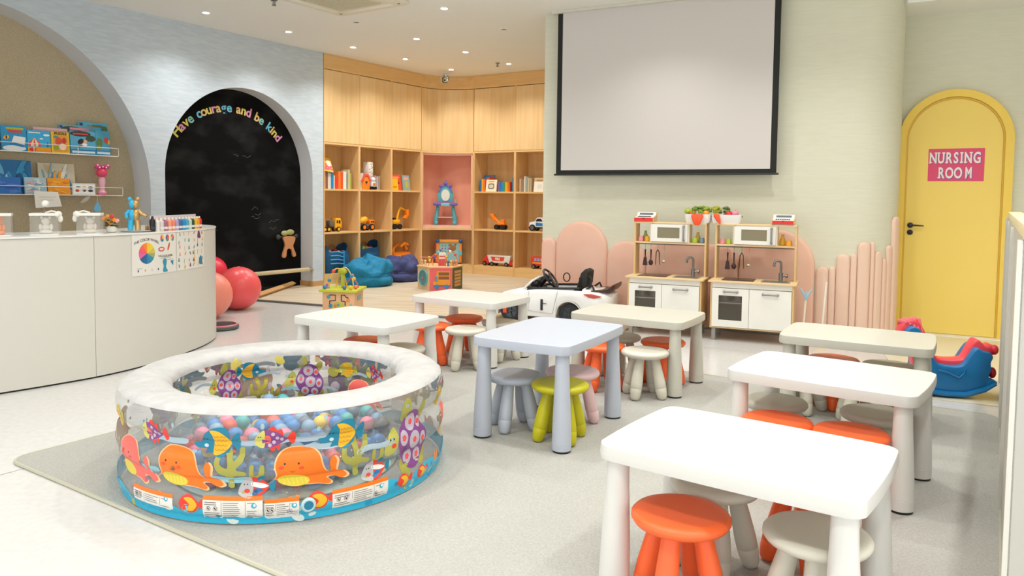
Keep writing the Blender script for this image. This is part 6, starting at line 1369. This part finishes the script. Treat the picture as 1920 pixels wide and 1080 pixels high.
o = nbox(-3.215, -2.985, .118, S2, .18, '#E3E6E6', 'white box showing small coloured pots on the lower ledge', [('#F6F6F4', R4_(.06, .94, .12, .88)), ('#3A6E7A', E_(.24, .68, .12, .08)), ('#E0553A', E_(.2, .36, .09, .13)), ('#E9A82E', E_(.5, .7, .1, .07)), ('#5A5A60', E_(.5, .36, .09, .1)), ('#5E5A58', E_(.78, .66, .12, .1)), ('#4A4446', E_(.78, .36, .11, .12))], kind='box', name='puzzle_box', group='boxes on the upper ledge', lean=0); o['group'] = 'craft boxes'
# pink toy with a spotted bow (generic)
t = thing('pink_toy_bottle', 'pink toy bottle with a spotted bow at the right end of the lower ledge', 'toy', ptf(FL, -2.905, .20, S2 + .001), 56.3)
b = MB(); b.lathe([(.042, 0), (.044, .03), (.03, .045), (.026, .09), (.034, .13), (.032, .17), (.022, .19)], 20); b.build('bottle', plain('#F1B6C4', .35), t)
b = MB(); b.lathe([(.045, .0), (.047, .02), (.03, .04)], 20); b.build('foot', plain('#E878A0', .35), t)
b = MB(); b.sphere((0, 0, .235), .056, (1, .9, .85)); b.build('round_top', plain('#E8476A', .35), t)
b = MB(); b.sphere((-.045, -.01, .30), .035, (1.1, .5, .8)); b.sphere((.045, -.01, .30), .035, (1.1, .5, .8)); b.sphere((0, -.012, .295), .018); bw = b.build('bow', plain('#D23A7A', .4), t)
b = MB(); [b.sphere((x, -.028, z), .009, u=8, v=6) for x, z in ((-.055, .315), (-.035, .29), (.055, .315), (.035, .29), (0, .30))]; b.build('dots', plain('#F6EEF2', .5), bw)
# sign and tags hanging below the lower ledge
t = thing('notice_card', 'white notice card hanging at an angle from the lower ledge', 'notice', ptf(FL, -3.47, .155, S2 - .075), 56.3)
b = MB(); b.prism([(-.125, .11), (.10, .10), (.135, -.045), (-.11, -.06)], 0, .002, 'y'); b.build('card', plain('#EFEDE6', .7), t, smooth=False)
b = MB()
for i in range(2): b.box(-.08 + .02 * i, .08 - .02 * i, -.0008, .0005, .045 - .03 * i, .053 - .03 * i)
b.build('faint_writing', plain('#DDD6BC', .8), t, smooth=False)
t = thing('hanging_tag', 'light blue drop-shaped tag hanging under the lower ledge', 'tag', ptf(FL, -2.975, .165, S2 - .02), 56.3)
b = MB(); b.tube([(0, 0, 0.012), (0, 0, -.05)], .0015, 5); b.build('string', plain('#EDE9DF', .7), t)
b = MB(); b.prism(smooth_poly([(0, -.05), (-.02, -.085), (-.036, -.115), (-.03, -.145), (0, -.16), (.03, -.145), (.036, -.115), (.02, -.085)], 3), -.004, .004, 'y'); b.build('drop', plain('#6FB4DE', .4), t)
t = thing('hanging_leaf', 'grey leaf ornament hanging beside the blue drop tag', 'ornament', ptf(FL, -3.05, .165, S2 - .01), 56.3)
b = MB(); b.prism(smooth_poly([(0, -.002), (-.05, -.02), (-.09, -.055), (-.095, -.075), (-.06, -.07), (-.02, -.045)], 3), -.003, .003, 'y'); b.build('leaf', plain('#B5AF9E', .6), t)

# wooden animal hung on the board
t = thing('wooden_animal_toy', 'flat wooden animal toy with green head hung on the lower right of the chalkboard', 'wall ornament', ptf(FL, -.42, .205, .62), 56.3)
b = MB(); b.prism(smooth_poly([(-.1, .08), (.08, .08), (.09, .02), (.06, -.05), (.11, -.17), (.06, -.19), (.03, -.09), (-.04, -.09), (-.06, -.19), (-.12, -.18), (-.07, -.03)], 3), -.012, .012, 'y'); b.build('body', plain('#C98A5E', .6), t)
b = MB(); b.sphere((-.07, 0, .13), .05, (1.2, .4, .7)); b.sphere((.02, 0, .14), .055, (1.2, .4, .7)); b.build('head', plain('#A9A76B', .6), t)
b = MB(); b.sphere((-.17, .01, .08), .035, (1, .5, 1)); b.sphere((.13, .01, .085), .03, (1, .5, 1)); b.tube([(-.17, .01, .08), (.13, .01, .085)], .012, 6); b.build('ears', plain('#3A3A38', .7), t)

# ---------------------------------------------------------------- balls and things on the floor
def gymball(name, label, x, y, r, mt, z=.0):
    t = thing(name, label, 'exercise ball', (x, y, z), 0, 'exercise balls'); b = MB(); b.sphere((0, 0, r), r, u=40, v=24); b.build('shell', mt, t, ang=180); b = MB(); b.lathe([(.012, 0), (.01, .006)], 10, (0, 0, 2 * r - .004)); b.build('valve', plain('#E9D9D0', .4), t)
M_RBAL = mat('red_rubber', '#F45A5C', .3, hex2='#F56466', scale=(3, 3, 3)); 
gymball('exercise_ball', 'large glossy red exercise ball in front of the chalkboard', -2.985, 8.15, .235, M_RBAL)
gymball('exercise_ball', 'smaller red exercise ball behind, half hidden by the counter', -3.62, 8.95, .2, plain('#E8344A', .3), .12)
gymball('exercise_ball', 'peach-coloured exercise ball nearest the counter', -3.07, 7.52, .24, plain('#F99480', .35))
t = thing('ball_stand', 'black low stand under the smaller red ball', 'stand', (-3.62, 8.95, .0), 0); b = MB(); b.lathe([(.12, 0), (.13, .05), (.12, .122), (.10, .122)], 24); b.build('ring', M_BLACK, t)
t = thing('balance_disc', 'dark grey flat disc with pink rim on the floor by the counter end', 'balance disc', (-2.72, 6.95, .001), 0)
b = MB(); b.lathe([(.15, 0), (.165, .01), (.165, .03), (.15, .038)], 32); b.build('rubber_base', plain('#5A5C58', .6), t)
b = MB(); b.lathe([(.15, .038), (.145, .045), (.14, .047), (.14, .039)], 32, cap=False); b.build('rim', plain('#E8737A', .4), t)
b = MB(); b.lathe([(.001, .0395), (.139, .0395), (.139, .037)], 32, cap=False); b.build('top_pad', plain('#2C3036', .7), t)

# hexagonal activity table
t = thing('activity_centre', 'hexagonal wooden activity centre with bead maze on top, on the wooden floor', 'activity toy', (-.97, 10.10, .02), 8)
HW = .30; Hh = .32
hexp = [(HW * math.cos(math.radians(60 * i)), HW * math.sin(math.radians(60 * i))) for i in range(6)]
b = MB(); b.prism(hexp, 0, Hh - .02); b.build('body', mat('beech_toy', '#E3C096', .5), t, smooth=False)
b = MB(); b.prism([(x * 1.04, y * 1.04) for x, y in hexp], Hh - .02, Hh, bev=.004); b.build('table_top', plain('#E9C08A', .45), t, smooth=False)
def face(k): # frame on side k (between corner k and k+1): x along, y inwards, z up
    a, c = Vector((*hexp[k], 0)), Vector((*hexp[(k + 1) % 6], 0)); d = (c - a).normalized(); n = Vector((-d.y, d.x, 0)); m_ = (a + c) / 2
    M = Matrix.Identity(4)
    for i in range(3): M[i][0] = d[i]; M[i][1] = n[i]; M[i][2] = (0, 0, 1)[i]; M[i][3] = m_[i]
    return M
b = MB(); b.X = face(4); b.box(-.148, .148, -.004, 0, .0, Hh - .02); p_ = b.build('side_panel', plain('#EE6A6E', .45), t, smooth=False)
b = MB(); b.X = face(4); b.prism([(-.10, .07), (.12, .07), (.12, .26), (-.05, .26), (-.07, .13), (-.10, .12)], -.008, -.003, 'y'); bus = b.build('bus_shape', plain('#F3A02E', .4), p_, smooth=False)
b = MB(); b.X = face(4)
for j in range(2): b.box(-.03, .11, -.010, -.007, .15 + j * .055, .19 + j * .055)
b.build('bus_windows', plain('#8E5A3A', .6), p_, smooth=False)
b = MB(); b.X = face(4); b.box(-.1, .13, -.0095, -.007, .06, .075); b.build('bus_stripe', plain('#4A6FB0', .4), p_, smooth=False)
for x in (-.055, .075):
    b = MB(); b.X = face(4) @ Matrix.Translation((x, -.008, .055)) @ RX; b.lathe([(.03, 0), (.03, .006), (.015, .008)], 18); b.build('bus_wheel', plain('#2F8FC4', .35), p_)
for z in (.14, .18): b = MB(); b.X = face(4); b.sphere((-.06, -.01, z), .016); b.build('knob', plain('#4FAFC4', .35), p_)
b = MB(); b.X = face(3) @ Matrix.Translation((0, -.001, .16)) @ RX; b.lathe([(.11, 0), (.11, .012), (.095, .012), (.092, .004), (.001, .004)], 32, cap=False); g1 = b.build('dial', plain('#5E8C94', .4), t)
b = MB(); b.X = face(3) @ Matrix.Translation((0, -.001, .16)) @ RX; b.lathe([(.10, .012), (.112, .014), (.112, .002)], 32, cap=False); b.build('dial_rim', plain('#6FC4C4', .4), g1)
b = MB(); b.X = face(3); b.sphere((0, -.012, .16), .014); b.build('dial_knob', plain('#D9646A', .4), g1)
b = MB(); b.X = face(5); b.box(-.148, .148, -.004, 0, 0, Hh - .02); p2 = b.build('side_panel', plain('#5E6038', .5), t, smooth=False)
b = MB(); b.X = face(5)
for i in range(5):
    for j in range(5): b.box(-.09 + i * .036, -.06 + i * .036, -.012, -.003, .05 + j * .044, .085 + j * .044)
b.build('abacus_blocks', plain('#D9A05A', .5), p2, smooth=False)
def wire(par, p0, p1, h, c, beads, sk=0):
    pts = []
    for i in range(15):
        q = i / 14; pts.append((p0[0] + (p1[0] - p0[0]) * q + sk * math.sin(q * 2 * PI), p0[1] + (p1[1] - p0[1]) * q, p0[2] + h * math.sin(PI * q) ** .6))
    b = MB(); b.tube(pts, .006, 6); w_ = b.build('wire', plain(c, .35), par)
    for i, (q, bc_) in enumerate(beads):
        k = int(q * 14); b = MB(); b.sphere(pts[k], .02, u=12, v=8); b.build('bead', plain(bc_, .35), w_)
wire(t, (-.16, -.1, Hh), (.1, -.12, Hh), .17, '#E9805A', [(.1, '#E8C23A'), (.5, '#4AAFC4'), (.8, '#5E9E4A')]); wire(t, (-.12, .05, Hh), (.12, .1, Hh), .2, '#E9C04A', [(.2, '#D9484A'), (.6, '#3A7FC0')], .03); wire(t, (.05, -.15, Hh), (.24, -.02, Hh), .19, '#EE8A5A', [(.15, '#F0A23A'), (.45, '#E9E4DA'), (.8, '#D9605A')]); wire(t, (-.2, .0, Hh), (-.02, -.17, Hh), .12, '#D9604A', [(.3, '#C9C44A'), (.7, '#6A4AA0')])
b = MB(); b.box(-.02, .07, -.13, -.09, Hh, Hh + .17, bev=.004); tw = b.build('tower', plain('#E8556A', .4), t); b = MB(); b.box(-.022, .072, -.133, -.088, Hh + .09, Hh + .175, bev=.003); b.build('tower_top', plain('#F1E6D8', .45), tw)
b = MB(); b.box(-.015, .065, -.135, -.133, Hh + .12, Hh + .135); b.build('tower_stripe', plain('#D9484A', .4), tw, smooth=False)
for i, (x, y, c) in enumerate(((-.2, -.08, '#E9C79A'), (-.24, -.03, '#E3B884'), (.14, -.17, '#F0C84A'), (.17, -.13, '#E87A6A'), (.1, -.18, '#4A6FA8'), (.21, -.1, '#EE9A6A'))):
    b = MB(); b.lathe([(.018, 0), (.014, .03), (.008, .045)], 12, (x, y, Hh)); b.sphere((x, y, Hh + .06), .018, u=12, v=8); b.build('peg_figure', plain(c, .4), t)
b = MB(); b.tube([(-.28, -.05, Hh + .11), (-.1, -.1, Hh + .11)], .006, 6); b.tube([(-.1, -.1, Hh), (-.1, -.1, Hh + .12)], .006, 6); b.build('side_rod', plain('#EE8A6A', .4), t)

# bead-maze cube
t = thing('bead_maze_cube', 'yellow-topped wooden activity cube with bead maze behind the pool table', 'activity toy', (-1.735, 7.68, .0), -4)
w_ = .165; hh = .31
b = MB(); b.box(-w_, w_, -w_, w_, 0, hh - .02, bev=.004); b.build('box_body', plain('#EDB98A', .5), t)
b = MB(); b.box(-w_ - .03, w_ + .03, -w_ - .03, w_ + .03, hh - .025, hh, bev=.004); b.build('lid', plain('#CBD033', .4), t)
M0 = Matrix.Translation((0, -w_ - .001, 0)) @ RX
b = MB()
for pts in ([(-.09, .24), (-.09, .255), (-.03, .255), (-.03, .20), (-.09, .195), (-.09, .15)], [(.03, .16 + .04), (.03, .255), (.065, .255), (.08, .235), (.10, .23), (.10, .21)], [(.03, .2), (.035, .195), (.07, .19), (.07, .15)]): b.tube([(x, -w_ - .002, z) for x, z in pts], .005, 6)
b.build('maze_groove', M_BLACK, t)
for x, z, r, c in ((-.10, .235, .018, '#3AA0C4'), (.10, .205, .018, '#F0923A'), (-.08, .145, .02, '#2F8FC0'), (-.03, .145, .016, '#E87A5A'), (.0, .155, .012, '#3AA0C4'), (.13, .16, .012, '#9CC48A')):
    b = MB(); b.X = Matrix.Translation((x, -w_, z)) @ RX; b.lathe([(r, 0), (r, .006), (r * .4, .010)], 16); b.build('slider', plain(c, .35), t)
b = MB(); b.X = Matrix.Translation((0, -w_, .115)) @ RX; b.lathe([(.07, 0), (.07, .003), (.001, .004)], 24); b.build('turtle_plate', plain('#C4C24A', .4), t)
b = MB(); b.box(w_, w_ + .004, -.06, .06, .19, .24); b.build('side_plate', plain('#7FA8B0', .4), t, smooth=False)
b = MB(); b.box(-.02, .012, -.02, .02, hh, hh + .14); b.sphere((-.01, 0, hh + .17), .05, (1, .5, .7)); b.build('tree', plain('#B9BE2E', .4), t)
wire(t, (-.14, -.06, hh), (.02, .06, hh), .2, '#EFC04A', [(.1, '#2F8FC0'), (.35, '#EE5A4A'), (.05, '#B07AC0')]); wire(t, (-.1, .08, hh), (.13, -.06, hh), .21, '#F0C860', [(.3, '#E8483A'), (.9, '#2F8FC0')]); wire(t, (.0, .1, hh), (.15, .04, hh), .12, '#D9607A', [(.5, '#EE7A3A'), (.8, '#E9C23A')], .02)
for x, y, c in ((.16, -.1, '#F0806A'), (.12, -.15, '#E9C23A'), (-.15, -.14, '#2F8FC0'), (-.16, -.02, '#B070B0'), (.06, -.16, '#4A6FA8')):
    b = MB(); b.sphere((x, y, hh + .022), .022, u=12, v=8); b.build('bead', plain(c, .35), t)
